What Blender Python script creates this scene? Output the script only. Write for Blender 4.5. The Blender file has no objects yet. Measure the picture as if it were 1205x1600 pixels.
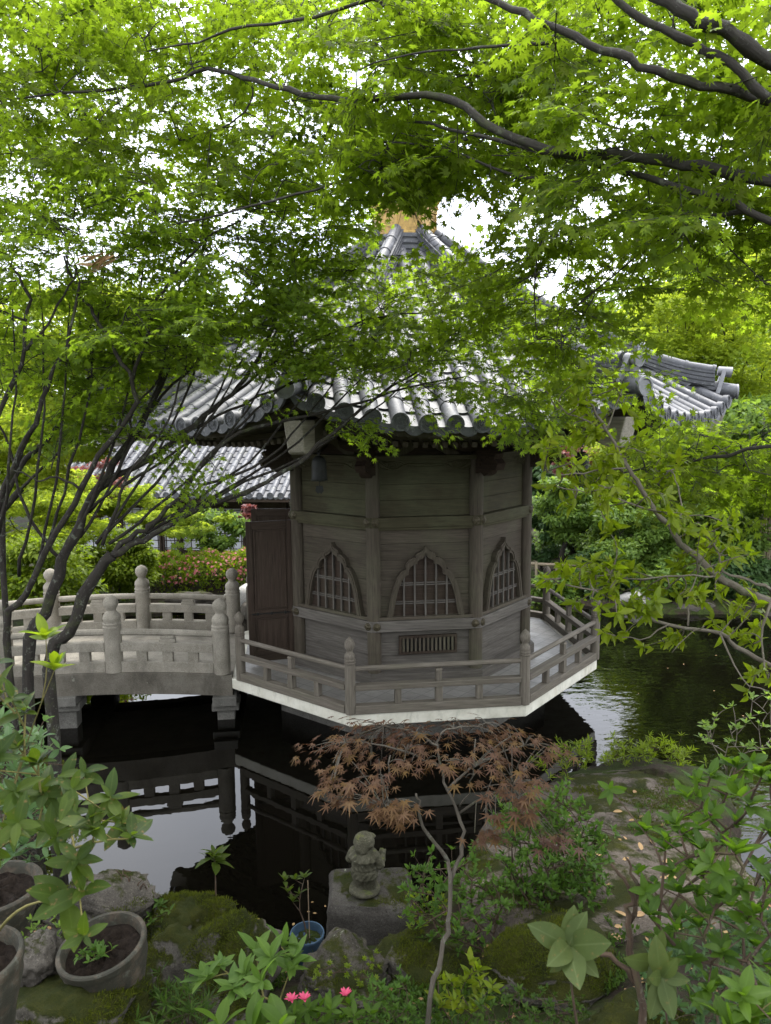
import bpy, bmesh, math, random
import numpy as np
from mathutils import Vector, Matrix, noise as mnoise

random.seed(7)
rng = np.random.default_rng(7)
S = bpy.context.scene
COL = S.collection
R_ = math.radians

# ------------------------------------------------------------------ camera (solved from the pavilion's octagon)
CAM = np.array([-1.5298, -10.4312, 3.2045])
YAW, PITCH, ROLL, FPX = 0.1176, -0.1299, -0.0103, 1180.4
_f = np.array([math.sin(YAW)*math.cos(PITCH), math.cos(YAW)*math.cos(PITCH), math.sin(PITCH)])
_r = np.array([math.cos(YAW), -math.sin(YAW), 0.0])
_u = np.cross(_r, _f)
_cr, _sr = math.cos(ROLL), math.sin(ROLL)
_r, _u = _cr*_r + _sr*_u, -_sr*_r + _cr*_u

def at(px, py, d):
    """world point at distance d (along the view axis) behind photo pixel px,py"""
    return CAM + (_f + _r*(px-602.5)/FPX - _u*(py-800)/FPX)*d

def onz(px, py, z):
    ray = _f + _r*(px-602.5)/FPX - _u*(py-800)/FPX
    return CAM + ray*((z-CAM[2])/ray[2])

def pj(P):
    d = np.asarray(P) - CAM
    z = d @ _f
    return 602.5 + FPX*(d @ _r)/z, 800 - FPX*(d @ _u)/z

WATER = -0.68

# ------------------------------------------------------------------ object helpers
ORG = {}

def tag(o, label=None, cat=None, group=None, kind=None):
    if label: o['label'] = label
    if cat: o['category'] = cat
    if group: o['group'] = group
    if kind: o['kind'] = kind
    return o

def thing(name, label, cat, loc=(0, 0, 0), group=None):
    o = bpy.data.objects.new(name, None)
    COL.objects.link(o)
    o.location = loc
    o.empty_display_size = 0.2
    ORG[o.name] = np.array(loc, float)
    return tag(o, label, cat, group)

def copy_tree(o, parent=None):
    c = o.copy()
    COL.objects.link(c)
    c.parent = parent
    for ch in list(o.children):
        copy_tree(ch, c)
    return c

def link(name, me, mat, parent=None):
    o = bpy.data.objects.new(name, me)
    COL.objects.link(o)
    if mat is not None:
        for m in (mat if isinstance(mat, (list, tuple)) else [mat]):
            me.materials.append(m)
    if parent is not None:
        o.parent = parent
    ORG[o.name] = ORG[parent.name] if parent is not None else np.zeros(3)
    return o

class MB:
    """collects pieces of ONE mesh; g = coordinates along the grain"""
    def __init__(s):
        s.v = []; s.f = []; s.g = []; s.n = 0; s.mi = []
    def add(s, V, F, G=None, mi=0):
        V = np.asarray(V, float)
        if G is None: G = V
        s.v.append(V); s.g.append(np.asarray(G, float))
        n = s.n
        s.f += [tuple(int(i)+n for i in q) for q in F]
        s.mi += [mi]*len(F)
        s.n += len(V)
        return s
    def box(s, c, size, M=None, along=0, mi=0):
        """box centred at c, size along its own axes (columns of M)"""
        h = np.array(size, float)/2
        P = np.array([[x, y, z] for x in (-1, 1) for y in (-1, 1) for z in (-1, 1)], float)*h
        off = rng.uniform(-9, 9, 3)
        G = np.roll(P, -along, axis=1) + off
        W = P @ (np.asarray(M, float).T if M is not None else np.eye(3)) + np.array(c, float)
        F = [(0, 1, 3, 2), (4, 6, 7, 5), (0, 4, 5, 1), (2, 3, 7, 6), (0, 2, 6, 4), (1, 5, 7, 3)]
        return s.add(W, F, G, mi)
    def beam(s, p0, p1, w, h, up=(0, 0, 1), mi=0):
        p0 = np.array(p0, float); p1 = np.array(p1, float)
        d = p1-p0; L = np.linalg.norm(d); d /= L
        side = np.cross(up, d); side /= np.linalg.norm(side)
        u2 = np.cross(d, side)
        M = np.stack([d, side, u2], 1)
        return s.box((p0+p1)/2, (L, w, h), M, 0, mi)
    def tube(s, P, rad, n=8, caps=True, mi=0, up=None):
        P = np.asarray(P, float)
        m = len(P)
        rad = np.full(m, rad) if np.isscalar(rad) else np.asarray(rad, float)
        T = np.gradient(P, axis=0)
        T /= np.linalg.norm(T, axis=1)[:, None] + 1e-12
        a = np.array(up if up is not None else ([0, 0, 1] if abs(T[0][2]) < .9 else [1, 0, 0]), float)
        N = np.zeros_like(P)
        for i in range(m):
            a = a - T[i]*(a @ T[i])
            l = np.linalg.norm(a)
            if l < 1e-6:
                a = np.array([1, 0, 0.]) if abs(T[i][0]) < .9 else np.array([0, 1, 0.])
                a = a - T[i]*(a @ T[i]); l = np.linalg.norm(a)
            a = a/l
            N[i] = a
        B = np.cross(T, N)
        th = np.arange(n)*2*math.pi/n
        V = P[:, None, :] + rad[:, None, None]*(np.cos(th)[None, :, None]*N[:, None, :] + np.sin(th)[None, :, None]*B[:, None, :])
        L = np.concatenate([[0], np.cumsum(np.linalg.norm(np.diff(P, axis=0), axis=1))])
        off = rng.uniform(-9, 9)
        G = np.stack([np.repeat(L+off, n), np.tile(np.cos(th), m)*np.repeat(rad, n)+off, np.tile(np.sin(th), m)*np.repeat(rad, n)], 1)
        F = []
        for i in range(m-1):
            for j in range(n):
                k = (j+1) % n
                F.append((i*n+j, i*n+k, (i+1)*n+k, (i+1)*n+j))
        if caps:
            F.append(tuple(range(n-1, -1, -1))); F.append(tuple((m-1)*n+j for j in range(n)))
        return s.add(V.reshape(-1, 3), F, G, mi)
    def lathe(s, prof, c=(0, 0, 0), n=20, M=None, mi=0):
        prof = np.array(prof, float); m = len(prof)
        th = np.arange(n)*2*math.pi/n
        V = np.stack([np.outer(prof[:, 0], np.cos(th)), np.outer(prof[:, 0], np.sin(th)), np.repeat(prof[:, 1][:, None], n, 1)], 2).reshape(-1, 3)
        off = rng.uniform(-9, 9)
        G = V[:, [2, 0, 1]] + off
        if M is not None: V = V @ np.asarray(M, float).T
        V = V + np.array(c, float)
        F = []
        for i in range(m-1):
            for j in range(n):
                k = (j+1) % n
                F.append((i*n+j, i*n+k, (i+1)*n+k, (i+1)*n+j))
        F.append(tuple(range(n-1, -1, -1))); F.append(tuple((m-1)*n+j for j in range(n)))
        return s.add(V, F, G, mi)
    def prism(s, poly, z0, z1, fn=None, mi=0):
        """extrude a 2-D polygon; fn maps (u,v,w)->world"""
        n = len(poly)
        P = np.array([[p[0], p[1], z0] for p in poly]+[[p[0], p[1], z1] for p in poly], float)
        F = [tuple(range(n-1, -1, -1)), tuple(range(n, 2*n))]
        F += [(i, (i+1) % n, n+(i+1) % n, n+i) for i in range(n)]
        W = np.array([fn(*p) for p in P]) if fn else P
        return s.add(W, F, P+rng.uniform(-9, 9, 3)*np.array([1, 1, 0]), mi)
    def ring(s, outer, inner, z0, z1, fn=None, closed=False, mi=0):
        """band between two matching outlines, extruded"""
        n = len(outer)
        P = [[p[0], p[1], z0] for p in outer]+[[p[0], p[1], z0] for p in inner]+[[p[0], p[1], z1] for p in outer]+[[p[0], p[1], z1] for p in inner]
        F = []
        for i in range(n if closed else n-1):
            j = (i+1) % n
            F += [(i, n+i, n+j, j), (2*n+i, 2*n+j, 3*n+j, 3*n+i), (i, j, 2*n+j, 2*n+i), (n+i, 3*n+i, 3*n+j, n+j)]
        if not closed:
            F += [(0, 2*n, 3*n, n), (n-1, 2*n-1, 4*n-1, 3*n-1)]
        P = np.array(P, float)
        W = np.array([fn(*p) for p in P]) if fn else P
        return s.add(W, F, P[:, [1, 0, 2]]+rng.uniform(-9, 9, 3), mi)
    def grid(s, P, mi=0, G=None, flip=False):
        """P: (a,b,3) array"""
        a, b = P.shape[:2]
        F = []
        for i in range(a-1):
            for j in range(b-1):
                q = (i*b+j, i*b+j+1, (i+1)*b+j+1, (i+1)*b+j)
                F.append(q[::-1] if flip else q)
        return s.add(P.reshape(-1, 3), F, None if G is None else G.reshape(-1, 3), mi)
    def build(s, name, mat, parent=None, smooth=False, bevel=0):
        me = bpy.data.meshes.new(name)
        V = np.concatenate(s.v)
        o0 = ORG[parent.name] if parent is not None else np.zeros(3)
        me.from_pydata((V-o0).tolist(), [], s.f)
        a = me.attributes.new('g', 'FLOAT_VECTOR', 'POINT')
        a.data.foreach_set('vector', np.concatenate(s.g).astype(np.float32).ravel())
        if any(s.mi): me.polygons.foreach_set('material_index', np.array(s.mi, np.int32))
        if smooth:
            me.polygons.foreach_set('use_smooth', np.ones(len(me.polygons), bool))
        me.update()
        o = link(name, me, mat, parent)
        if bevel:
            b = o.modifiers.new('bevel', 'BEVEL'); b.width = bevel; b.segments = 2; b.limit_method = 'ANGLE'; b.angle_limit = R_(40)
        if smooth == 'auto':
            set_auto(o)
        return o

def set_auto(o, ang=42):
    me = o.data
    me.polygons.foreach_set('use_smooth', np.ones(len(me.polygons), bool))
    bm = bmesh.new(); bm.from_mesh(me)
    for e in bm.edges:
        if len(e.link_faces) == 2 and e.calc_face_angle(0) > R_(ang): e.smooth = False
    bm.to_mesh(me); bm.free()

def norm(v):
    v = np.asarray(v, float)
    return v/(np.linalg.norm(v, axis=-1, keepdims=True)+1e-12)

# ------------------------------------------------------------------ leaf clouds
def maple_template(n=7):
    if n == 7:
        A = [-122, -80, -39, 0, 39, 80, 122]; L = [.42, .74, .93, 1.0, .93, .74, .42]
    else:
        A = [-100, -48, 0, 48, 100]; L = [.6, .9, 1.0, .9, .6]
    V = [(0, 0, 0)]
    tips = []; notch = []
    for a, l in zip(A, L):
        V.append((math.sin(R_(a))*l, math.cos(R_(a))*l, -.16*l*l)); tips.append(len(V)-1)
    Bn = [A[0]-24]+[(A[i]+A[i+1])/2 for i in range(len(A)-1)]+[A[-1]+24]
    for i, b in enumerate(Bn):
        r = .26 if i in (0, len(Bn)-1) else (.40 if n == 7 else .44)
        V.append((math.sin(R_(b))*r, math.cos(R_(b))*r, .03)); notch.append(len(V)-1)
    F = [(0, notch[i+1], tips[i], notch[i]) for i in range(len(A))]
    V = np.array(V)/1.75
    return V, np.array(F)

def oval_template(w=.36, rows=4, fold=.06, bend=-.12, tipy=1.0, pw=.5):
    ys = np.linspace(0, tipy, rows)
    V = []; F = []
    for y in ys:
        t = y/tipy
        ww = w*(max(0.03, math.sin(math.pi*t**.85))**pw if 0 < t < 1 else .04)
        zc = bend*t*t
        V += [(-ww, y, zc+fold*(ww/w)), (0, y, zc), (ww, y, zc+fold*(ww/w))]
    for i in range(rows-1):
        b = i*3
        F += [(b, b+1, b+4, b+3), (b+1, b+2, b+5, b+4)]
    return np.array(V), np.array(F)

def diamond_template():
    V = np.array([(0, 0, 0), (.32, .45, .05), (0, 1, -.1), (-.32, .45, .05), (0, .5, -.03)], float)
    F = np.array([(0, 1, 4, 4), (0, 4, 3, 3)])
    V = np.array([(0, 0, 0), (.3, .4, .06), (.0, .5, -.02), (-.3, .4, .06), (0, 1, -.12)], float)
    F = np.array([(0, 1, 4, 2), (0, 2, 4, 3)])
    return V, F

REDM = maple_template(7)
REDM = (REDM[0]*np.array([1, 1, 1]), REDM[1])
for _i in range(8, 16):
    REDM[0][_i, :2] *= .6
MAPLE7 = maple_template(7); MAPLE5 = maple_template(5)
OVAL = oval_template(.2, 4, .05, -.15)
OVALW = oval_template(.2, 5, .04, -.2, pw=.8)
BIGLEAF = oval_template(.21, 8, .05, -.2, pw=.75)
BROADLEAF = oval_template(.25, 8, .04, -.12, pw=.7)
NEEDLE = oval_template(.09, 3, .03, -.1)
DIAM = diamond_template()

def cloud(name, mat, parent, T, pos, dirs, nrm, size, smooth=True):
    """one mesh of many leaves"""
    TV, TF = T
    pos = np.asarray(pos, float); n = len(pos)
    Y = norm(dirs); Z = np.asarray(nrm, float)
    Z = norm(Z - Y*np.sum(Z*Y, 1)[:, None])
    X = np.cross(Y, Z)
    size = np.broadcast_to(np.asarray(size, float), (n,))
    curl = rng.uniform(.3, 1.9, n)
    V = pos[:, None, :] + size[:, None, None]*(TV[None, :, 0, None]*X[:, None, :] + TV[None, :, 1, None]*Y[:, None, :] + (TV[None, :, 2]*curl[:, None])[:, :, None]*Z[:, None, :])
    m = len(TV); k, q = TF.shape
    F = (TF[None] + (np.arange(n)*m)[:, None, None]).reshape(-1, q)
    o0 = ORG[parent.name] if parent is not None else np.zeros(3)
    me = bpy.data.meshes.new(name)
    me.vertices.add(n*m); me.vertices.foreach_set('co', (V.reshape(-1, 3)-o0).astype(np.float32).ravel())
    me.loops.add(F.size); me.loops.foreach_set('vertex_index', F.astype(np.int32).ravel())
    me.polygons.add(len(F)); me.polygons.foreach_set('loop_start', np.arange(0, F.size, q, dtype=np.int32))
    try: me.polygons.foreach_set('loop_total', np.full(len(F), q, np.int32))
    except Exception: pass
    a = me.attributes.new('g', 'FLOAT_VECTOR', 'POINT')
    a.data.foreach_set('vector', np.tile(TV, (n, 1)).astype(np.float32).ravel())
    if smooth: me.polygons.foreach_set('use_smooth', np.ones(len(F), bool))
    me.update(calc_edges=True)
    return link(name, me, mat, parent)

class Leaves:
    def __init__(s): s.p = []; s.d = []; s.n = []; s.s = []
    def add(s, p, d, n, sz): s.p.append(p); s.d.append(d); s.n.append(n); s.s.append(sz)
    def arr(s): return np.array(s.p), np.array(s.d), np.array(s.n), np.array(s.s)
    def build(s, name, mat, parent, T, filt=None):
        p, d, n, z = s.arr()
        if filt is not None:
            k = filt(p); p, d, n, z = p[k], d[k], n[k], z[k]
        return cloud(name, mat, parent, T, p, d, n, z)

# ------------------------------------------------------------------ materials
MATS = {}
class NT:
    def __init__(s, name):
        m = bpy.data.materials.new(name); m.use_nodes = True
        s.m = m; s.t = m.node_tree; s.t.nodes.clear()
        s.out = s.n('ShaderNodeOutputMaterial')
        MATS[name] = m
    def n(s, typ, **k):
        x = s.t.nodes.new(typ)
        for a, b in k.items():
            if a.startswith('i_'):
                nm = a[2:]
                x.inputs[int(nm) if nm.isdigit() else nm.replace('_', ' ')].default_value = b
            else: setattr(x, a, b)
        return x
    def l(s, a, b): s.t.links.new(a, b)
    def attr(s): return s.n('ShaderNodeAttribute', attribute_name='g').outputs['Vector']
    def obj(s): return s.n('ShaderNodeTexCoord').outputs['Object']
    def pos(s): return s.n('ShaderNodeNewGeometry').outputs['Position']
    def mapping(s, v, scale=(1, 1, 1), rot=(0, 0, 0), loc=(0, 0, 0)):
        m = s.n('ShaderNodeMapping'); m.inputs['Scale'].default_value = scale; m.inputs['Rotation'].default_value = rot; m.inputs['Location'].default_value = loc
        s.l(v, m.inputs['Vector']); return m.outputs['Vector']
    def noise(s, v, scale, detail=4, rough=.55, dist=0):
        x = s.n('ShaderNodeTexNoise'); x.inputs['Scale'].default_value = scale; x.inputs['Detail'].default_value = detail
        x.inputs['Roughness'].default_value = rough; x.inputs['Distortion'].default_value = dist
        if v is not None: s.l(v, x.inputs['Vector'])
        return x.outputs['Fac']
    def ramp(s, fac, stops, interp='LINEAR'):
        x = s.n('ShaderNodeValToRGB'); e = x.color_ramp; e.interpolation = interp
        while len(e.elements) < len(stops): e.elements.new(.5)
        for el, (p, c) in zip(e.elements, stops):
            el.position = p; el.color = (*c, 1) if len(c) == 3 else c
        s.l(fac, x.inputs['Fac']); return x.outputs['Color']
    def vramp(s, fac, a, b, v0=0.0, v1=1.0):
        x = s.n('ShaderNodeMapRange'); x.inputs['From Min'].default_value = a; x.inputs['From Max'].default_value = b
        x.inputs['To Min'].default_value = v0; x.inputs['To Max'].default_value = v1
        s.l(fac, x.inputs['Value']); return x.outputs['Result']
    def mix(s, fac, a, b, typ='MIX'):
        x = s.n('ShaderNodeMix', data_type='RGBA', blend_type=typ)
        for sock, val in ((x.inputs['Factor'], fac), (x.inputs['A'], a), (x.inputs['B'], b)):
            if hasattr(val, 'is_linked') or isinstance(val, bpy.types.NodeSocket): s.l(val, sock)
            else: sock.default_value = (*val, 1) if isinstance(val, tuple) and len(val) == 3 else val
        return x.outputs['Result']
    def math(s, op, a, b=None):
        x = s.n('ShaderNodeMath', operation=op)
        for i, val in enumerate((a, b)):
            if val is None: continue
            if isinstance(val, bpy.types.NodeSocket): s.l(val, x.inputs[i])
            else: x.inputs[i].default_value = val
        return x.outputs[0]
    def bump(s, h, strength=.4, dist=.02, nrm=None):
        x = s.n('ShaderNodeBump'); x.inputs['Strength'].default_value = strength; x.inputs['Distance'].default_value = dist
        s.l(h, x.inputs['Height'])
        if nrm is not None: s.l(nrm, x.inputs['Normal'])
        return x.outputs['Normal']
    def bsdf(s, col, rough=.7, metal=0, spec=.5, nrm=None, ior=None):
        b = s.n('ShaderNodeBsdfPrincipled')
        for k, val in (('Base Color', col), ('Roughness', rough), ('Metallic', metal), ('Specular IOR Level', spec)):
            if isinstance(val, bpy.types.NodeSocket): s.l(val, b.inputs[k])
            else: b.inputs[k].default_value = (*val, 1) if isinstance(val, tuple) else val
        if ior: b.inputs['IOR'].default_value = ior
        if nrm is not None: s.l(nrm, b.inputs['Normal'])
        return b
    def done(s, sh): s.l(sh.outputs[0], s.out.inputs['Surface']); return s.m

def wood(name, dark, mid, light, rings=1.0, green=(.1, .11, .06), greenamt=.35):
    t = NT(name); g = t.attr(); P = t.pos()
    gm = t.mapping(g, (.7, 26, 26))
    n1 = t.noise(gm, 2.2, 6, .66, .3)
    gm2 = t.mapping(g, (.55, 3.0, 3.0))
    w = t.n('ShaderNodeTexWave', wave_type='BANDS', bands_direction='DIAGONAL'); w.inputs['Scale'].default_value = 2.6; w.inputs['Distortion'].default_value = 9; w.inputs['Detail'].default_value = 3; w.inputs['Detail Scale'].default_value = .7
    t.l(gm2, w.inputs['Vector'])
    f = t.math('ADD', t.math('MULTIPLY', n1, .93), t.math('MULTIPLY', w.outputs['Fac'], .07*rings))
    c = t.ramp(f, [(.22, dark), (.5, mid), (.8, light)])
    isl = t.n('ShaderNodeNewGeometry').outputs['Random Per Island']
    c = t.mix(t.vramp(isl, 0, 1, 0, .55), c, t.mix(.5, c, mid, 'MULTIPLY'))
    big = t.noise(P, 1.7, 5, .6)
    c = t.mix(t.vramp(big, .45, .75, 0, greenamt), c, green)
    fine = t.noise(t.mapping(g, (3, 90, 90)), 2, 4, .7)
    c = t.mix(t.vramp(fine, .35, .5, .5, 0), c, tuple(x*.45 for x in dark))
    nb = t.bump(f, .25, .004); nb = t.bump(fine, .3, .003, nb)
    return t.done(t.bsdf(c, t.vramp(n1, .2, .8, .6, .85), nrm=nb, spec=.14))

def stone(name, c0, c1, c2, speck=90, moss=0.0, mossc=(.024, .031, .005), bump=.5, lichen=0.15, stain=.4, scale=1.0):
    t = NT(name); P = t.pos()
    n = t.noise(P, 3*scale, 8, .65)
    c = t.ramp(n, [(.28, c0), (.5, c1), (.75, c2)])
    s = t.noise(P, speck, 2, .8)
    c = t.mix(t.vramp(s, .42, .36, 0, .6), c, tuple(x*.35 for x in c0))
    c = t.mix(t.vramp(s, .6, .68, 0, .5), c, tuple(min(1, x*1.5) for x in c2))
    st = t.noise(t.mapping(P, (1, 1, .35)), 2.3*scale, 6, .7)
    c = t.mix(t.vramp(st, .52, .72, 0, stain), c, tuple(x*.4 for x in c0))
    v = t.noise(P, 7*scale, 5, .7, .5)
    c = t.mix(t.vramp(v, .64, .69, 0, lichen*3), c, (.32, .33, .26))
    h = t.math('ADD', t.math('MULTIPLY', n, .7), t.math('MULTIPLY', s, .06))
    h = t.math('ADD', h, t.math('MULTIPLY', t.noise(P, 22*scale, 5, .7), .16))
    if moss > 0:
        geo = t.n('ShaderNodeNewGeometry')
        sx = t.n('ShaderNodeSeparateXYZ'); t.l(geo.outputs['Normal'], sx.inputs[0])
        m = t.noise(P, 3.1*scale, 6, .7)
        mm = t.math('ADD', t.math('MULTIPLY', sx.outputs['Z'], .33), m)
        fac = t.vramp(mm, 1.0-moss*.6, 1.08-moss*.6, 0, 1)
        mf = t.noise(P, 160, 3, .7)
        mc = t.ramp(t.math('ADD', t.math('MULTIPLY', mf, .55), t.math('MULTIPLY', t.noise(P, 6, 6, .7), .6)), [(.36, tuple(x*.25 for x in mossc)), (.54, mossc), (.62, (mossc[0]*1.3, mossc[1]*1.05, mossc[2])), (.8, (mossc[0]*2.9, mossc[1]*2.5, mossc[2]*1.6))])
        c = t.mix(fac, c, mc)
        h = t.math('ADD', h, t.math('MULTIPLY', t.math('MULTIPLY', fac, mf), .35))
    return t.done(t.bsdf(c, .85, nrm=t.bump(h, bump, .05), spec=.12))

def leafmat(name, cols, trans, tfac=.5, rough=.45, spec=.35, spots=0, hue=.0):
    """cols: list of base colours spread over the leaves; trans: colour of light coming through"""
    t = NT(name)
    isl = t.n('ShaderNodeNewGeometry').outputs['Random Per Island']
    k = len(cols)
    c = t.ramp(isl, [(i/max(1, k-1), col) for i, col in enumerate(cols)])
    P = t.pos()
    n = t.noise(P, 1.1, 3, .6)
    c = t.mix(t.vramp(t.noise(P, 38, 4, .7), .4, .72, 0, .45), c, tuple(x*.45 for x in cols[0]))
    c = t.mix(t.vramp(n, .35, .7, 0, .45), c, tuple(min(1, x*y) for x, y in zip(cols[-1], (1.15, 1.1, .9))))
    if spots:
        sp = t.noise(P, 60, 3, .6)
        c = t.mix(t.vramp(sp, .62, .68, 0, spots), c, (.14, .085, .03))
    g = t.attr(); sx = t.n('ShaderNodeSeparateXYZ'); t.l(g, sx.inputs[0])
    rib = t.vramp(t.math('ABSOLUTE', sx.outputs['X']), .0, .022, .35, 0)
    c = t.mix(rib, c, tuple(min(1, x*1.7+.015) for x in cols[-1]))
    b = t.bsdf(c, rough, spec=spec)
    tr = t.n('ShaderNodeBsdfTranslucent')
    i2 = t.math('FRACT', t.math('MULTIPLY', isl, 7.31))
    tc = t.mix(i2, tuple(x*.72 for x in trans), tuple(min(1, x*1.25) for x in trans))
    t.l(tc, tr.inputs['Color'])
    mx = t.n('ShaderNodeMixShader'); mx.inputs['Fac'].default_value = tfac
    t.l(b.outputs[0], mx.inputs[1]); t.l(tr.outputs[0], mx.inputs[2])
    return t.done(mx)

def simple(name, col, rough=.6, metal=0, spec=.5, nscale=8, var=.25, bump=.15):
    t = NT(name); P = t.pos()
    n = t.noise(P, nscale, 6, .65)
    c = t.mix(t.vramp(n, .3, .7, 0, 1), tuple(x*(1-var) for x in col), tuple(min(1, x*(1+var)) for x in col))
    return t.done(t.bsdf(c, rough, metal, spec, t.bump(n, bump, .02)))

M_WOOD = wood('weathered_wood', (.042, .034, .024), (.075, .062, .045), (.118, .10, .076))
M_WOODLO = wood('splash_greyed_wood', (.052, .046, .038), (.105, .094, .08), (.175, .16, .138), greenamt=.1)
M_WOODSHADE = wood('olive_wood', (.030, .026, .013), (.056, .050, .027), (.088, .08, .046), greenamt=.5)  # upper-wall wood: eave shade and green light off the leaves put into the colour
M_WOODLT = wood('rail_wood', (.075, .064, .050), (.135, .117, .093), (.21, .187, .152), greenamt=.2)
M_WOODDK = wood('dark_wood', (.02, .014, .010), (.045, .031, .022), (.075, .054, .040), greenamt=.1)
M_WOODEND = wood('grey_endgrain', (.2, .18, .145), (.33, .30, .25), (.46, .43, .37), greenamt=.1)
M_GRANITE = stone('granite', (.15, .134, .106), (.23, .209, .168), (.315, .288, .236), 130, bump=.25, lichen=.08, stain=.5)
M_GIRDER = stone('girder_stone', (.07, .062, .048), (.115, .103, .082), (.17, .155, .126), 130, bump=.3, lichen=.12, stain=.6)
M_PIER = stone('pier_stone', (.08, .075, .065), (.12, .115, .1), (.17, .16, .14), 90)
M_ROCK = stone('boulder', (.026, .023, .018), (.06, .053, .043), (.12, .108, .09), 110, moss=.40, bump=1.0)
M_ROCKM = stone('mossy_boulder', (.035, .031, .024), (.07, .063, .05), (.125, .113, .095), 110, moss=.66, bump=1.0)
M_SLAB = stone('flat_rock', (.038, .031, .025), (.08, .066, .053), (.14, .118, .096), 60, moss=.38, bump=1.0, lichen=.05)
M_BLOCK = stone('rock_block', (.024, .022, .018), (.05, .045, .038), (.095, .088, .076), 110, moss=.26, bump=1.0, lichen=.28)
M_STATUE = stone('statue_stone', (.03, .028, .017), (.06, .057, .037), (.11, .103, .072), 140, moss=.3, mossc=(.07, .085, .03), bump=.5, scale=4)
M_PALEROCK = stone('pale_rock', (.2, .19, .17), (.3, .29, .26), (.42, .4, .37), 90, moss=.2)

def mk_tile():
    t = NT('roof_tile'); P = t.pos()
    isl = t.n('ShaderNodeNewGeometry').outputs['Random Per Island']
    n = t.noise(P, 5, 7, .7)
    c = t.ramp(n, [(.28, (.038, .039, .043)), (.52, (.076, .077, .085)), (.78, (.128, .129, .14))])
    c = t.mix(t.vramp(isl, 0, 1, 0, .6), c, (.04, .042, .046))
    c = t.mix(t.vramp(t.noise(P, 2.6, 5, .7), .55, .7, 0, .5), c, (.075, .08, .05))
    st = t.noise(P, 17, 5, .7)
    c = t.mix(t.vramp(st, .56, .7, 0, .55), c, (.27, .27, .27))
    c = t.mix(t.vramp(t.noise(P, 31, 3, .7), .62, .7, 0, .5), c, (.03, .03, .03))
    return t.done(t.bsdf(c, t.vramp(n, .3, .8, .42, .65), nrm=t.bump(st, .35, .012), spec=.4))
M_TILE = mk_tile()

def mk_slab():
    t = NT('deck_concrete'); P = t.pos()
    n = t.noise(P, 4, 7, .65)
    c = t.ramp(n, [(.3, (.42, .40, .32)), (.55, (.56, .54, .45)), (.8, (.66, .64, .55))])
    st = t.noise(t.mapping(P, (5, 5, .7)), 1.6, 5, .7)
    c = t.mix(t.vramp(st, .58, .72, 0, .6), c, (.33, .22, .10))
    d = t.noise(t.mapping(P, (9, 9, 3)), 1.4, 6, .75)
    c = t.mix(t.vramp(d, .55, .75, 0, .6), c, (.2, .2, .15))
    return t.done(t.bsdf(c, .85, nrm=t.bump(n, .3, .02), spec=.3))
M_CONC = mk_slab()

def mk_floor():
    t = NT('floor_tile'); P = t.pos()
    m = t.mapping(P, (5.2, 5.2, 5.2), (0, 0, R_(45)))
    b = t.n('ShaderNodeTexBrick', offset=0.0); b.inputs['Scale'].default_value = 1; b.inputs['Mortar Size'].default_value = .03
    b.inputs['Brick Width'].default_value = 1; b.inputs['Row Height'].default_value = 1
    b.inputs['Color1'].default_value = (.2, .19, .17, 1); b.inputs['Color2'].default_value = (.25, .24, .215, 1); b.inputs['Mortar'].default_value = (.13, .125, .115, 1)
    t.l(m, b.inputs['Vector'])
    n = t.noise(P, 6, 6, .7)
    c = t.mix(t.vramp(n, .4, .75, 0, .5), b.outputs['Color'], (.17, .16, .14))
    return t.done(t.bsdf(c, t.vramp(n, .3, .7, .35, .6), nrm=t.bump(t.math('MULTIPLY', b.outputs['Fac'], -1), .4, .01)))
M_FLOOR = mk_floor()

M_GOLD = simple('aged_gilding', (.30, .19, .05), .5, .35, .5, 14, .4, .2)
M_BRONZE = simple('dark_bronze', (.012, .013, .011), .55, .2, .3, 20, .4, .2)
M_BRASS = simple('nail_brass', (.055, .045, .024), .5, .5, .5, 40, .4, .3)
M_PLASTER = simple('grey_plaster', (.42, .42, .43), .8, 0, .3, 6, .2, .1)
M_PAPER = simple('shoji_paper', (.46, .47, .5), .8, 0, .3, 2, .06, .02)
M_SOIL = simple('pot_soil', (.014, .010, .007), .95, 0, .1, 40, .6, .9)
M_BLUE = simple('blue_glaze', (.035, .06, .09), .25, 0, .6, 10, .35, .05)
M_BAMBOO = simple('bamboo', (.23, .185, .12), .6, 0, .4, 9, .35, .1)
M_WIRE = simple('thin_cane', (.15, .11, .07), .6, 0, .4, 20, .3, .1)

def mk_pot():
    t = NT('clay_pot'); P = t.pos()
    n = t.noise(P, 9, 7, .7)
    c = t.ramp(n, [(.3, (.026, .019, .012)), (.52, (.055, .042, .027)), (.75, (.10, .08, .056))])
    l = t.noise(P, 34, 6, .75, .6)
    c = t.mix(t.vramp(l, .54, .6, 0, .8), c, (.075, .078, .06))
    d = t.noise(P, 11, 7, .75)
    c = t.mix(t.vramp(d, .42, .54, 0, .85), c, (.022, .022, .014))
    return t.done(t.bsdf(c, .75, nrm=t.bump(l, .4, .012), spec=.3))
M_POT = mk_pot()

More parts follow.
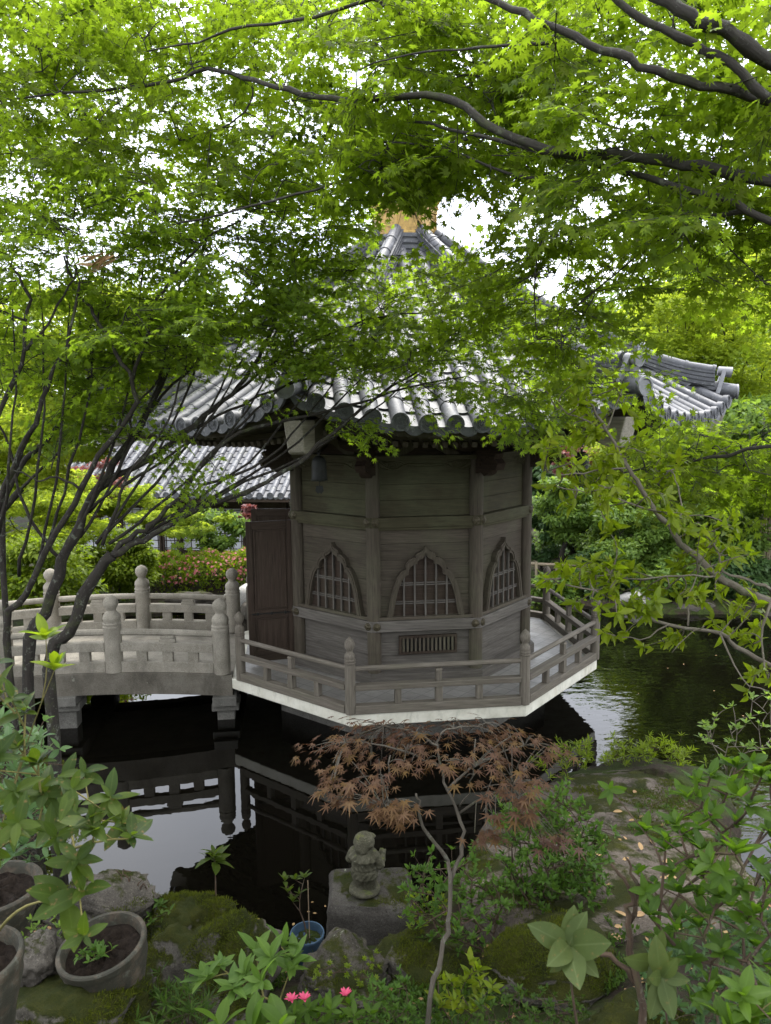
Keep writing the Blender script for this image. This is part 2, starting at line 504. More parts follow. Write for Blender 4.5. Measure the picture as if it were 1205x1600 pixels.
def mk_bark(name, c0, c1, lich=.5, lc=(.23, .25, .19)):
    t = NT(name); g = t.attr(); P = t.pos()
    n = t.noise(t.mapping(g, (6, 40, 40)), 1.2, 6, .7)
    c = t.mix(t.vramp(n, .3, .7), c0, c1)
    l = t.noise(P, 24, 5, .75, .8)
    c = t.mix(t.vramp(l, .57, .63, 0, lich), c, lc)
    m = t.noise(P, 8, 5, .7)
    c = t.mix(t.vramp(m, .55, .68, 0, .6), c, (.045, .055, .018))
    return t.done(t.bsdf(c, .9, nrm=t.bump(n, .6, .012), spec=.2))
M_BARK = mk_bark('maple_bark', (.012, .010, .008), (.028, .024, .019), .45, (.15, .165, .125))
M_BARKR = mk_bark('smooth_bark', (.020, .018, .015), (.050, .045, .037), .4, (.15, .16, .125))
M_BARKP = mk_bark('pale_bark', (.06, .05, .035), (.13, .115, .085), .3, (.19, .2, .15))
M_STEM = mk_bark('shrub_stem', (.03, .02, .014), (.075, .05, .032), .2)
M_GSTEM = mk_bark('green_stem', (.10, .09, .03), (.17, .15, .05), .0)

M_MAPLE = leafmat('maple_leaf', [(.036, .064, .006), (.058, .098, .008), (.085, .125, .010), (.12, .15, .012)], (.28, .41, .018), .60, .6, .16)
M_MAPLE2 = leafmat('maple_leaf_deep', [(.04, .074, .007), (.064, .108, .009), (.098, .142, .012)], (.30, .44, .022), .60, .6, .16)
M_FARMAPLE = leafmat('far_maple_leaf', [(.10, .155, .012), (.14, .2, .016), (.18, .23, .02)], (.44, .54, .035), .56, .6, .12)
M_FARGREEN = leafmat('far_green_leaf', [(.05, .10, .02), (.08, .145, .026), (.115, .175, .032)], (.26, .39, .045), .42, .55, .22)
M_DARKGREEN = leafmat('dark_green_leaf', [(.026, .060, .022), (.045, .09, .03), (.07, .12, .04)], (.13, .23, .06), .35, .45, 0.2)
M_REDLEAF = leafmat('red_maple_leaf', [(.045, .020, .016), (.065, .032, .025), (.085, .047, .036), (.10, .06, .017)], (.18, .07, .03), .28, .5, 0.18)
M_REDFAR = leafmat('far_red_leaf', [(.10, .03, .035), (.15, .05, .05), (.17, .07, .06)], (.3, .09, .07), .4, .5, .3)
M_EVER = leafmat('evergreen_leaf', [(.04, .075, .004), (.075, .115, .005), (.10, .14, .006), (.135, .155, .008)], (.28, .40, .008), .48, .42, 0.18)
M_AZALEA = leafmat('azalea_leaf', [(.025, .06, .010), (.04, .088, .012), (.06, .115, .014)], (.11, .21, .02), .35, .5, 0.15)
M_RHODO = leafmat('rhododendron_leaf', [(.013, .028, .005), (.024, .044, .006), (.042, .064, .007)], (.12, .19, .010), .35, .5, 0.14, spots=.75)
M_RHODON = leafmat('near_leaf', [(.020, .046, .006), (.032, .066, .008), (.048, .088, .009)], (.14, .27, .012), .4, .5, 0.14)
M_PALELEAF = leafmat('pale_leaf', [(.032, .05, .014), (.042, .06, .018), (.052, .07, .022)], (.10, .14, .025), .3, .55, 0.12, spots=.5)
M_HEDGE = leafmat('hedge_leaf', [(.05, .09, .007), (.085, .13, .008), (.14, .18, .010)], (.26, .37, .01), .42, .55, .2)
M_PINK = leafmat('pink_petal', [(.42, .10, .12), (.5, .15, .16), (.52, .2, .2)], (.5, .14, .16), .4, .5, .3)
M_PINKN = leafmat('hot_pink_petal', [(.5, .045, .12), (.55, .08, .17)], (.5, .06, .14), .4, .5, .3)
M_DRY = leafmat('dry_leaf', [(.22, .11, .05), (.3, .18, .09), (.35, .26, .12)], (.2, .1, .04), .2, .6, .2)
M_COVER = leafmat('ground_cover_leaf', [(.018, .042, .007), (.03, .062, .009), (.05, .085, .011)], (.08, .15, .015), .35, .5, 0.12)
M_MOSS = leafmat('moss_blade', [(.022, .032, .004), (.042, .055, .006), (.075, .088, .008)], (.09, .11, .01), .25, .8, .05)

def mk_water():
    t = NT('pond_water'); P = t.pos()
    sx = t.n('ShaderNodeSeparateXYZ'); t.l(P, sx.inputs[0])
    n = t.noise(t.mapping(P, (1.2, 2.2, 1)), 3.2, 2, .5)
    amp = t.vramp(sx.outputs['X'], .5, 4.5, .0005, .007)
    h = t.math('MULTIPLY', n, amp)
    b = t.bsdf((.0022, .0019, .0012), .008, spec=.5, nrm=t.bump(h, 1.0, 1.0), ior=1.36)
    return t.done(b)
M_WATER = mk_water()

def mk_ground():
    t = NT('garden_ground'); P = t.pos()
    n = t.noise(P, 1.7, 7, .7)
    soil = t.ramp(t.noise(P, 30, 6, .75), [(.3, (.010, .008, .005)), (.55, (.028, .021, .014)), (.8, (.062, .045, .030))])
    mf = t.noise(P, 120, 4, .75)
    moss = t.ramp(t.math('ADD', t.math('MULTIPLY', mf, .6), t.math('MULTIPLY', t.noise(P, 4, 5, .6), .5)), [(.3, (.008, .013, .003)), (.55, (.026, .038, .007)), (.85, (.06, .08, .012))])
    c = t.mix(t.vramp(n, .44, .54), soil, moss)
    h = t.math('ADD', t.math('MULTIPLY', mf, .25), t.noise(P, 14, 6, .7))
    return t.done(t.bsdf(c, .95, nrm=t.bump(h, .9, .04), spec=.15))
M_GROUND = mk_ground()
EXPO = 2.17
# ================================================================== PAVILION
T8 = math.tan(R_(22.5)); C8 = math.cos(R_(22.5))
pav = thing('octagonal_pavilion', 'weathered wooden octagonal pavilion with grey tiled roof standing in the pond', 'pavilion', (0, 0, WATER))

def octpoly(R): return [(R*math.cos(R_(-112.5+45*k)), R*math.sin(R_(-112.5+45*k))) for k in range(8)]

def around(o, ks):
    """copies of the front-face part o on the other sides"""
    res = [o]
    for k in ks:
        c = copy_tree(o, o.parent)
        c.rotation_euler = (0, 0, R_(45*k))
        res.append(c)
    return res
ALL7 = [1, 2, 3, 4, 5, 6, 7]

def mitre(a_out, a_in, ext=0):
    return [(-a_out*T8-ext, -a_out), (a_out*T8+ext, -a_out), (a_in*T8+ext, -a_in), (-a_in*T8-ext, -a_in)]

A1 = 1.75*C8
m = MB(); m.prism(octpoly(1.95), WATER-1.2, -.24); m.build('foundation', M_PIER, pav)
m = MB(); m.prism(octpoly(2.63), -.245, -.104); m.build('deck_slab', M_CONC, pav, bevel=.012)
m = MB(); m.prism(octpoly(2.47), -.10, -.072); m.build('deck_floor', M_FLOOR, pav)
# ground sill, bands, top beam
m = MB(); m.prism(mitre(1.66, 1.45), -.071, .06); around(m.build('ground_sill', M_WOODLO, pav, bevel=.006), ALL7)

def band(name, z0, z1, nails, mat=M_WOOD, a=A1, ain=1.5):
    m = MB()
    P = mitre(a, ain)
    m.prism(P, z0, z1)
    # grain runs along the wall
    m.g[-1] = m.v[-1] + rng.uniform(-9, 9, 3)*np.array([1, .1, .1])
    o = m.build(name, mat, pav, bevel=.006)
    if nails:
        for sx in (-1, 1):
            n = MB(); zc = (z0+z1)/2
            Mx = np.array([[1, 0, 0], [0, 0, -1], [0, 1, 0]], float)
            n.lathe([(.046, -.012), (.05, 0), (.046, .008), (.03, .012), (.026, .02), (.0, .026)], (sx*(a*T8-.062), -a, zc), 14, Mx)
            for q in range(6):
                an = q*math.pi/3
                n.lathe([(.011, .0), (.010, .014), (.0, .018)], (sx*(a*T8-.062)+.034*math.cos(an), -a, zc+.034*math.sin(an)), 6, Mx)
            n.build('nail_cover', M_BRASS, o, smooth='auto')
    around(o, ALL7)
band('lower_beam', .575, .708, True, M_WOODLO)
band('upper_beam', 1.8514, 1.9744, True, M_WOODSHADE)
band('beam_trim', 1.815, 1.849, False, M_WOODSHADE, a=A1-.03)
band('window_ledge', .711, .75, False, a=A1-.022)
band('top_beam', 2.655, 2.71, False, M_WOODSHADE, a=A1+.01)

# pillars
m = MB()
vx, vy = 1.652*math.cos(R_(-112.5)), 1.652*math.sin(R_(-112.5))
m.lathe([(.09, -.07), (.085, 0), (.085, 2.66)], (vx, vy, 0), 18)
around(m.build('pillar', M_WOOD, pav, smooth='auto'), ALL7)

# wall panels (boards)
def boards(zs, a=1.515, w=1.22):
    m = MB()
    for z0, z1 in zip(zs[:-1], zs[1:]):
        m.box((0, -a+.02+rng.uniform(-.002, .002), (z0+z1)/2), (w, .04, z1-z0-.004))
    return m
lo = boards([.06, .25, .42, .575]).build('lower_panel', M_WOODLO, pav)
around(lo, [1, 2, 3, 4, 5, 7])
mi = boards([.75, .99, 1.2, 1.44, 1.64, 1.815]).build('middle_panel', M_WOOD, pav)
around(mi, [1, 2, 3, 4, 5, 7])
up = boards([1.9744, 2.17, 2.36, 2.53]).build('upper_panel', M_WOODSHADE, pav)
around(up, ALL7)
# panel frames (thin stiles beside the pillars)
m = MB()
for sx in (-1, 1):
    m.box((sx*.565, -1.532, 1.28), (.035, .035, 1.06), along=2)
    m.box((sx*.565, -1.532, .33), (.035, .03, .48), along=2)
fr = m.build('panel_stile', M_WOOD, pav, bevel=.004); around(fr, [1, 2, 3, 4, 5, 7])

# carved frieze board under the top beam
m = MB()
m.box((0, -1.528, 2.592), (1.2, .045, .125))
y = -1.552
for sx in (-1, 1):
    sp = []
    for q in range(26):
        th = q/25*2.2*2*math.pi; r = .048*(1-q/32)
        sp.append((sx*(.30+.1)+sx*r*math.cos(th)*1.6, y, 2.592+r*math.sin(th)))
    m.tube(sp, .009, 5)
    m.tube([(sx*x, y, z) for x, z in ((.56, 2.63), (.52, 2.6), (.47, 2.565), (.40, 2.54), (.33, 2.55), (.27, 2.585), (.2, 2.60), (0, 2.602))], .012, 5)
    m.tube([(sx*x, y, z) for x, z in ((.5, 2.64), (.45, 2.61), (.38, 2.63), (.3, 2.62), (.22, 2.575), (.1, 2.57), (0, 2.57))], .008, 5)
    m.tube([(sx*x, y, z) for x, z in ((.57, 2.59), (.52, 2.55), (.44, 2.535))], .010, 5)
around(m.build('carved_frieze', M_WOODSHADE, pav, smooth='auto'), ALL7)

# carved nose at each pillar head
def radial(R, s, z, k=0):
    a = R_(-112.5+45*k)
    return np.array([R*math.cos(a)-s*math.sin(a), R*math.sin(a)+s*math.cos(a), z])
m = MB()
sil = [(1.66, 2.76), (1.98, 2.78), (2.10, 2.73), (2.07, 2.67), (2.14, 2.62), (2.10, 2.54), (2.0, 2.55), (1.96, 2.49), (1.88, 2.46), (1.82, 2.5), (1.66, 2.47)]
m.prism(sil, -.06, .06, lambda u, v, w: radial(u, w, v))
for s in (-1, 1):
    m.tube([radial(1.80+.03*math.cos(t), s*.063, 2.62+.045*math.sin(t)) for t in np.linspace(0, 5.5, 12)], .010, 5)
    m.tube([radial(1.95+.03*math.cos(t), s*.063, 2.66+.035*math.sin(t)) for t in np.linspace(0, 5.5, 12)], .009, 5)
around(m.build('carved_nose', M_WOODDK, pav, smooth='auto'), ALL7)

# windows on every side but the door side
OUT = [(.478, 0), (.462, .07), (.445, .16), (.428, .25), (.405, .34), (.375, .43), (.345, .495), (.31, .545), (.28, .572), (.243, .582), (.25, .61), (.243, .645), (.222, .682), (.19, .71), (.155, .726), (.118, .728), (.124, .748), (.112, .772), (.08, .79), (.048, .802), (.022, .825), (0, .862)]
def inset(P, d): return [(x*(1-d*2.15), z*(1-d*1.65)) for x, z in P]
INN = inset(OUT, .068)
full = lambda P: [(x, z+.75) for x, z in P]+[(-x, z+.75) for x, z in P[-2::-1]]
m = MB()
fo, fi = full(OUT), full(INN)
m.ring(fo, fi, -1.585, -1.505, lambda u, v, w: (u, w, v))
fm = full(inset(OUT, .018)); fm2 = full(inset(OUT, .045))
m.ring(fm, fm2, -1.594, -1.58, lambda u, v, w: (u, w, v))
win = m.build('window', M_WOOD, pav)
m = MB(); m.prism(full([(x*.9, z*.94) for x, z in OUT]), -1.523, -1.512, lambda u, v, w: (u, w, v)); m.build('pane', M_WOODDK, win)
m = MB()
xi = np.array([p[0] for p in INN])[::-1]; zi = np.array([p[1] for p in INN])[::-1]
top = lambda x: .75+float(np.interp(abs(x), np.maximum.accumulate(xi), zi))
for q in range(-2, 3):
    x = q*.132
    m.box((x, -1.545, (.75+top(x)+.02)/2), (.02, .03, top(x)+.02-.75), along=2)
halfw = lambda z: float(np.interp(z-.75, zi[::-1], xi[::-1]))
for z in (.905, .93, 1.135, 1.16):
    w = halfw(z)+.01
    m.box((0, -1.541, z), (2*w, .022, .014))
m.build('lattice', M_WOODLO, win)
around(win, [1, 2, 3, 4, 5, 7])

# vent under the front window
m = MB(); x0, x1, z0, z1 = -.30, .36, .30, .47
for a, b in (((x0-.03, z0), (x0, z1)), ((x1, z0), (x1+.03, z1)), ((x0-.03, z0-.03), (x1+.03, z0)), ((x0-.03, z1), (x1+.03, z1+.03))):
    m.box(((a[0]+b[0])/2, -1.53, (a[1]+b[1])/2), (b[0]-a[0], .07, b[1]-a[1]))
v = m.build('vent', M_WOODDK, pav)
m = MB()
for q in range(13):
    m.box((x0+(q+.5)*(x1-x0)/13, -1.541, (z0+z1)/2), (.026, .03, z1-z0), along=2)
m.build('bars', M_WOOD, v)
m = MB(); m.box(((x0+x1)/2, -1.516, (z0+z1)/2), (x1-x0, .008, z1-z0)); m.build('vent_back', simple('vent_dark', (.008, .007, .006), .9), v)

# double door on the bridge side, opened outwards
def door(sy):
    hinge = np.array([-1.60, sy*.60, 0]); ang = R_(180-8*sy) if sy < 0 else R_(180-8)
    d = np.array([math.cos(ang), math.sin(ang), 0]); nrm = np.array([-d[1], d[0], 0])
    M = np.stack([d, nrm, np.array([0, 0, 1.])], 1)
    W, z0, z1 = .60, -.02, 1.84
    m = MB()
    P = lambda u, z: hinge+d*u+np.array([0, 0, z])
    for u in (.04, W-.04): m.box(P(u, (z0+z1)/2), (.08, .05, z1-z0), M, 2)
    for z, h in ((z0+.06, .12), (.62, .09), (z1-.05, .10)): m.box(P(W/2, z), (W-.16, .05, h), M)
    m.box(P(W/2, .33), (W-.16, .022, .5), M, 2); m.box(P(W/2, 1.2), (W-.16, .022, 1.1), M, 2)
    for (za, zb) in ((.13, .55), (.69, 1.72)):
        for s in (-1, 1):
            m.box(P(.105, (za+zb)/2)+nrm*s*.016, (.02, .012, zb-za), M, 2); m.box(P(W-.105, (za+zb)/2)+nrm*s*.016, (.02, .012, zb-za), M, 2)
            m.box(P(W/2, za)+nrm*s*.016, (W-.2, .012, .02), M); m.box(P(W/2, zb)+nrm*s*.016, (W-.2, .012, .02), M)
    o = m.build('door', M_WOODDK, pav, bevel=.004)
    l = MB()
    s = 1 if sy > 0 else 1
    l.tube([P(.06, .625)+nrm*.038, P(W-.04, .625)+nrm*.038], .008, 6)
    for u in (.12, .3, .48): l.box(P(u, .625)+nrm*.034, (.025, .03, .035), M)
    l.build('latch', M_BRONZE, o)
door(-1); door(1)
m = MB()
for sy in (-1, 1): m.box((-1.55, sy*.585, .95), (.09, .07, 1.86), along=2)
m.build('door_jamb', M_WOOD, pav)
m = MB(); m.prism(octpoly(1.45), -.071, .02); m.build('inner_floor', M_WOODDK, pav)

# ------------------------------------------------------------------ railing
AR = 2.40; HS = AR*T8
def rail(u0, u1):
    m = MB()
    m.box(((u0+u1)/2, -AR, -.052), (u1-u0, .10, .100))
    m.box(((u0+u1)/2, -AR, .20), (u1-u0, .095, .066))
    m.tube([(u0, -AR, .412), (u1, -AR, .412)], .030, 10, up=(0, 0, 1))
    L = u1-u0
    for t in (.255, .745): m.box((u0+L*t, -AR, .0825), (.075, .07, .169), along=2)
    m.box((u0+L*.5, -AR, .0825), (.082, .075, .169), along=2)
    m.box((u0+L*.5, -AR, .307), (.066, .062, .148), along=2)
    m.box((u0+L*.5, -AR, .362), (.08, .075, .02))
    return m
PR = .062
f0 = rail(-HS+PR*.8, HS-PR*.8).build('railing', M_WOODLT, pav, bevel=.007)
around(f0, [1, 2, 3, 4])
def half(u0, u1, k):
    o = rail(u0, u1).build('railing', M_WOODLT, pav, bevel=.007)
    o.rotation_euler = (0, 0, R_(45*k)); return o
half(-HS+.21, HS-.05, 7); half(-HS+.05, HS-.21, 5)
POST = [(.060, -.10), (.060, .47), (.064, .475), (.064, .487), (.058, .492), (.058, .505), (.063, .51), (.063, .522), (.057, .528), (.057, .54), (.06, .55), (.056, .575), (.042, .595), (.033, .61), (.036, .625), (.052, .65), (.059, .68), (.055, .715), (.038, .745), (.018, .762), (.006, .778)]
def rpost(x, y):
    m = MB(); m.lathe(POST[:2], (x, y, 0), 16); o = m.build('railing_post', M_WOODLT, pav, smooth='auto')
    m = MB(); m.lathe(POST[1:], (x, y, .001), 16); m.build('finial', M_WOODLT, o, smooth='auto')
for k in (0, 1, 2, 3, 4, 5):
    p = octpoly(AR/C8)[k]; rpost(*p)
def fpt(u, a, k):
    an = R_(45*k); x, y = u, -a
    return x*math.cos(an)-y*math.sin(an), x*math.sin(an)+y*math.cos(an)
rpost(*fpt(-HS+.17, AR, 7)); rpost(*fpt(HS-.17, AR, 5))

# ------------------------------------------------------------------ roof
AE = 3.80
def zroof(a, u):
    t = (3.84-a)/3.34
    base = 3.06+2.2*(.8*t+.2*t*t)
    q = min(1.0, abs(u)/(a*T8+1e-6))
    return base+.31*q**2.6*(a/3.84)**4
SP = .2445; ROWS = [(i-5.5)*SP for i in range(12)]

m = MB(); e = MB()
for i in range(13):                                   # pans between the cover rows
    uc = (i-6)*SP
    amin = max(.5, (abs(uc)-.10)/T8)
    if amin > AE-.1: amin = AE-.15
    npan = max(1, int((AE-amin)/.23)); cs = np.linspace(AE, amin, npan+1)
    pts = []
    for q in range(npan):
        for a, dz in ((cs[q]+.012, .022), (cs[q+1], .0)):
            rowp = []
            for w in np.linspace(-1, 1, 7):
                u = uc+w*SP*.5
                rowp.append((u, -a, zroof(a, u)+dz-.035*(1-w*w)+.012))
            pts.append(rowp)
    m.grid(np.array(pts), flip=True)
    if abs(uc) < 1.5:                                  # hanging crescent at the eave
        o_, i_ = [], []
        for w in np.linspace(-1, 1, 9):
            u = uc+w*SP*.46; zz = zroof(AE, u)-.035*(1-w*w)+.03
            o_.append((u, zz)); i_.append((u, zz-.03-.055*(1-w*w)**.6))
        e.ring(o_, i_, -AE-.045, -AE-.015, lambda u, v, w: (u, w, v))
for u in ROWS:                                         # round cover tiles, one by one
    amin = max(.52, abs(u)/T8+.03)
    nt = max(1, round((AE+.03-amin)/.31)); cs = np.linspace(AE+.03, amin, nt+1)
    for q in range(nt):
        a0, a1 = cs[q], cs[q+1]
        n = 9; th = np.linspace(-.15, math.pi+.15, n)
        P = []
        for a, r in ((a0, .080), (a0-.04, .080), (a0-.05, .0755), (a1-.02, .073)):
            P.append([(u+r*math.cos(t), -a, zroof(a, u)+.012+r*math.sin(t)) for t in th])
        P = np.array(P)
        m.grid(P)
        m.add(P[0], [tuple(range(n))])
    # eave disc with raised rim and swirl
    zc = zroof(AE, u)+.022; Mx = np.array([[1, 0, 0], [0, 0, 1], [0, 1, 0]], float)
    Mx = np.array([[1, 0, 0], [0, 0, -1], [0, 1, 0]], float)
    e.lathe([(.0, -.05), (.083, -.05), (.083, .012), (.066, .012), (.062, .002), (.040, .002), (.038, .006), (.033, .006), (.031, .001), (.0, .001)], (u, -AE-.045, zc), 20, Mx)
    for q in range(3):
        a0 = q*2.094
        e.tube([(u+(.026-.016*s)*math.cos(a0+2.4*s), -AE-.048, zc+(.026-.016*s)*math.sin(a0+2.4*s)) for s in np.linspace(0, 1, 6)], np.linspace(.003, .009, 6), 5)
    for q in range(12):
        a0 = q*math.pi/6
        e.box((u+.051*math.cos(a0), -AE-.048, zc+.051*math.sin(a0)), (.009, .008, .009))
rf = m.build('roof_slope', M_TILE, pav, smooth='auto')
e.build('eave_tiles', M_TILE, rf, smooth='auto')
around(rf, ALL7)

# hip ridges in two tiers
KV = 1                                                # vertex between front and right-front face
def hip(R, dz=0, s=0): return radial(R, s, zroof(R*C8, 99)+dz, KV)
LAY = [(.115, 0), (.115, .035), (.098, .037), (.098, .048), (.112, .05), (.112, .085), (.094, .087), (.094, .098), (.106, .10), (.106, .135), (.088, .137), (.088, .148), (.10, .15), (.10, .185), (.082, .187), (.082, .198), (.094, .20), (.094, .225)]
def tier(m, R0, R1, dzf, hs=1.0):
    rs = np.linspace(R0, R1, 12)
    P = []
    for R in rs:
        sec = [(-x, z) for x, z in LAY]+[(x, z) for x, z in LAY[::-1]]
        P.append([hip(R, z*hs+dzf(R)-.02, x) for x, z in sec])
    P = np.array(P); m.grid(P, flip=False)
    m.add(P[0], [tuple(range(len(P[0])))]); m.add(P[-1], [tuple(range(len(P[0])))[::-1]])
    nt = int((R1-R0)/.28)
    cs = np.linspace(R0, R1, nt+1)
    for a, b in zip(cs[:-1], cs[1:]):
        m.tube([hip(a, .225*hs+dzf(a)-.01), hip(b-.03, .225*hs+dzf(b-.03)-.01), hip(b-.025, .225*hs+dzf(b)-.01), hip(b+.005, .225*hs+dzf(b)-.01)], [.066, .068, .075, .075], 10)
m = MB()
tier(m, .42, 2.95, lambda R: .0+.06*max(0, (R-2.2)/.75)**2)
tier(m, 2.95, 3.93, lambda R: .0+.05*max(0, (R-3.2)/.75)**2, 1.0)
m.tube([hip(3.9, .05), hip(4.19, .06)], [.085, .09], 12)
rg = m.build('ridge', M_TILE, pav, smooth='auto')
M_PT = simple('pale_tile', (.17, .17, .18), .5, 0, .5, 9, .35, .2)
for R, dz in ((2.97, .05), (3.95, .045)):
    m = MB()
    pl = [(-.12, -.03), (-.115, .08), (-.085, .2), (-.06, .27), (.06, .27), (.085, .2), (.115, .08), (.12, -.03)]
    m.prism(pl, 0, .045, lambda u, v, w, R=R, dz=dz: hip(R+w+v*.25, v+dz*.6, u))
    m.tube([hip(R+.02, .27), hip(R+.12, .28), hip(R+.18, .285)], [.055, .06, .064], 12)
    m.build('ridge_end_tile', M_PT, rg, smooth='auto')
m = MB(); m.lathe([(.0, 0), (.092, 0), (.092, .02), (.07, .02), (.066, .01), (0, .01)], hip(4.19, .06), 16, np.stack([radial(0, 1, 0, KV), np.array([0, 0, 1.]), radial(1, 0, 0, KV)], 1))
m.build('corner_disc', M_PT, rg, smooth='auto')
around(rg, ALL7)

# eaves: fascia, soffit, rafters
def zeave(u, a=3.7): return .29*min(1, abs(u)/(a*T8))**2.6
def sweep(m, a_out, a_in, z0, z1, n=25, lift=1.0):
    top = []
    for s in np.linspace(-1, 1, n):
        l = zeave(s*3.7*T8)*lift
        top.append([(s*a_out*T8, -a_out, z0+l), (s*a_out*T8, -a_out, z1+l), (s*a_in*T8, -a_in, z1+l), (s*a_in*T8, -a_in, z0+l)])
    P = np.array(top); G = P.copy()
    P = np.concatenate([P, P[:, :1]], 1)
    m.grid(P, flip=False)
m = MB()
sweep(m, 3.70, 3.58, 2.975, 3.045); sweep(m, 3.735, 3.60, 3.048, 3.105)
fa = m.build('fascia', M_WOOD, pav); around(fa, ALL7)
m = MB()
P = []
for a, z, lf in ((3.72, 3.04, 1), (3.2, 3.06, .55), (2.4, 3.24, .2), (1.45, 3.45, 0)):
    P.append([(s*a*T8, -a, z+zeave(s*3.7*T8)*lf) for s in np.linspace(-1, 1, 21)])
m.grid(np.array(P))
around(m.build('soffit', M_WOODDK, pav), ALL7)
m = MB()
u = -1.45
while u <= 1.46:
    a0 = 3.26; lf = zeave(u*3.7/3.26)*.55
    ai = max(1.6, abs(u)/T8+.05)
    if ai < a0-.1:
        m.beam((u, -a0, 2.895+lf), (u, -ai, 2.895+lf+(a0-ai)*.27), .05, .055)
    lf2 = zeave(u*1.06)
    ai2 = max(3.22, abs(u)/T8+.03)
    if ai2 < 3.6: m.beam((u, -3.62, 2.985+lf2), (u, -ai2, 3.02+lf2*.75), .05, .05)
    u += .0967
m.build('rafters', M_WOOD, pav); raf = pav.children[-1]
raf = [c for c in pav.children if c.name.startswith('rafters')][0]
around(raf, ALL7)
m = MB(); sweep(m, 3.22, 3.12, 2.935, 2.99, lift=.55); around(m.build('eave_beam', M_WOOD, pav), ALL7)
# frieze wall, ring beam and frog-leg struts above the wall
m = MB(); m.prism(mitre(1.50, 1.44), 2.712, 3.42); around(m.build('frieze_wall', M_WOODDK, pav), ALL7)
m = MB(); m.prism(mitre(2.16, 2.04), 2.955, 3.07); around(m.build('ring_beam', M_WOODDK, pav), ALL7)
m = MB()
kl = [(-.42, 2.715), (-.36, 2.77), (-.26, 2.80), (-.17, 2.87), (-.10, 2.93), (.10, 2.93), (.17, 2.87), (.26, 2.80), (.36, 2.77), (.42, 2.715), (.25, 2.715), (.15, 2.78), (.05, 2.83), (-.05, 2.83), (-.15, 2.78), (-.25, 2.715)]
m.ring([(p[0], p[1]) for p in kl[:10]], [(-.25, 2.715), (-.22, 2.735), (-.16, 2.765), (-.10, 2.81), (-.04, 2.84), (.04, 2.84), (.10, 2.81), (.16, 2.765), (.22, 2.735), (.25, 2.715)], -1.58, -1.51, lambda u, v, w: (u, w, v))
around(m.build('frog_leg_strut', M_WOOD, pav), ALL7)
# bracket sets on the pillars
m = MB()
boat = lambda L: [(-L, .07), (-L*.93, .02), (-L*.75, -.02), (-L*.5, -.04), (L*.5, -.04), (L*.75, -.02), (L*.93, .02), (L, .07), (L, .1), (-L, .1)]
m.prism(boat(.62), -.055, .055, lambda u, v, w: radial(1.66+u*.95, w, 2.79+v))
m.prism(boat(.40), -.055, .055, lambda u, v, w: radial(1.68, u, 2.79+v) + radial(w, 0, 0))
for du, dv in ((0, 0), (.52, 0), (0, .32), (0, -.32), (.26, 0)):
    m.box(radial(1.66+du, dv, 2.925), (.12, .12, .07))
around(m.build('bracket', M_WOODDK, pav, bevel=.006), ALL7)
# hip rafters with weathered ends
m = MB()
p0, p1 = radial(1.75, 0, 3.28, 0), radial(3.80, 0, 3.02, 0)
m.beam(p0, p1, .15, .24)
hr = m.build('hip_rafter', M_WOOD, pav)
m = MB()
q = [(3.72, 3.15), (4.06, 3.15), (4.01, 2.99), (3.98, 2.87), (3.93, 2.845), (3.72, 2.90)]
m.prism(q, -.083, .083, lambda u, v, w: radial(u, w*(1.0+.1*(v-2.9)), v, 0))
m.build('beam_end', M_WOODEND, hr, bevel=.012)
around(hr, ALL7)
# crown of the roof: tile stack, gilded dew basin and jewel
m = MB()
for R, z0, z1 in ((.60, 5.14, 5.24), (.565, 5.24, 5.29), (.585, 5.29, 5.33), (.53, 5.33, 5.37), (.55, 5.37, 5.41), (.50, 5.41, 5.45), (.52, 5.45, 5.50)):
    m.prism(octpoly(R), z0, z1)
m.build('ridge_crown', M_TILE, pav)
m = MB()
for R, z0, z1 in ((.47, 5.501, 5.54), (.425, 5.54, 5.80), (.45, 5.80, 5.86)): m.prism(octpoly(R), z0, z1)
for k in range(8):
    for an, w in ((-112.5+45*k, .02),):
        p = np.array([.428*math.cos(R_(an)), .428*math.sin(R_(an)), 0])
        m.tube([p+(0, 0, 5.54), p+(0, 0, 5.80)], .014, 6)
gb = m.build('dew_basin', M_GOLD, pav, bevel=.005)
m = MB()
fl = [(.33, 5.86), (.47, 5.86), (.45, 5.92), (.49, 5.97), (.485, 6.07), (.455, 6.0), (.42, 5.97), (.39, 5.93)]
m.prism(fl, -.02, .02, lambda u, v, w: radial(u, w, v, 0))
around(m.build('corner_flame', M_GOLD, gb), ALL7)
m = MB(); m.lathe([(.38, 5.861), (.39, 5.90), (.36, 6.0), (.27, 6.1), (.13, 6.16), (.09, 6.2), (.12, 6.24), (.2, 6.3), (.22, 6.4), (.18, 6.52), (.08, 6.64), (.01, 6.74)], (0, 0, 0), 24)
m.build('jewel', M_GOLD, gb, smooth='auto')

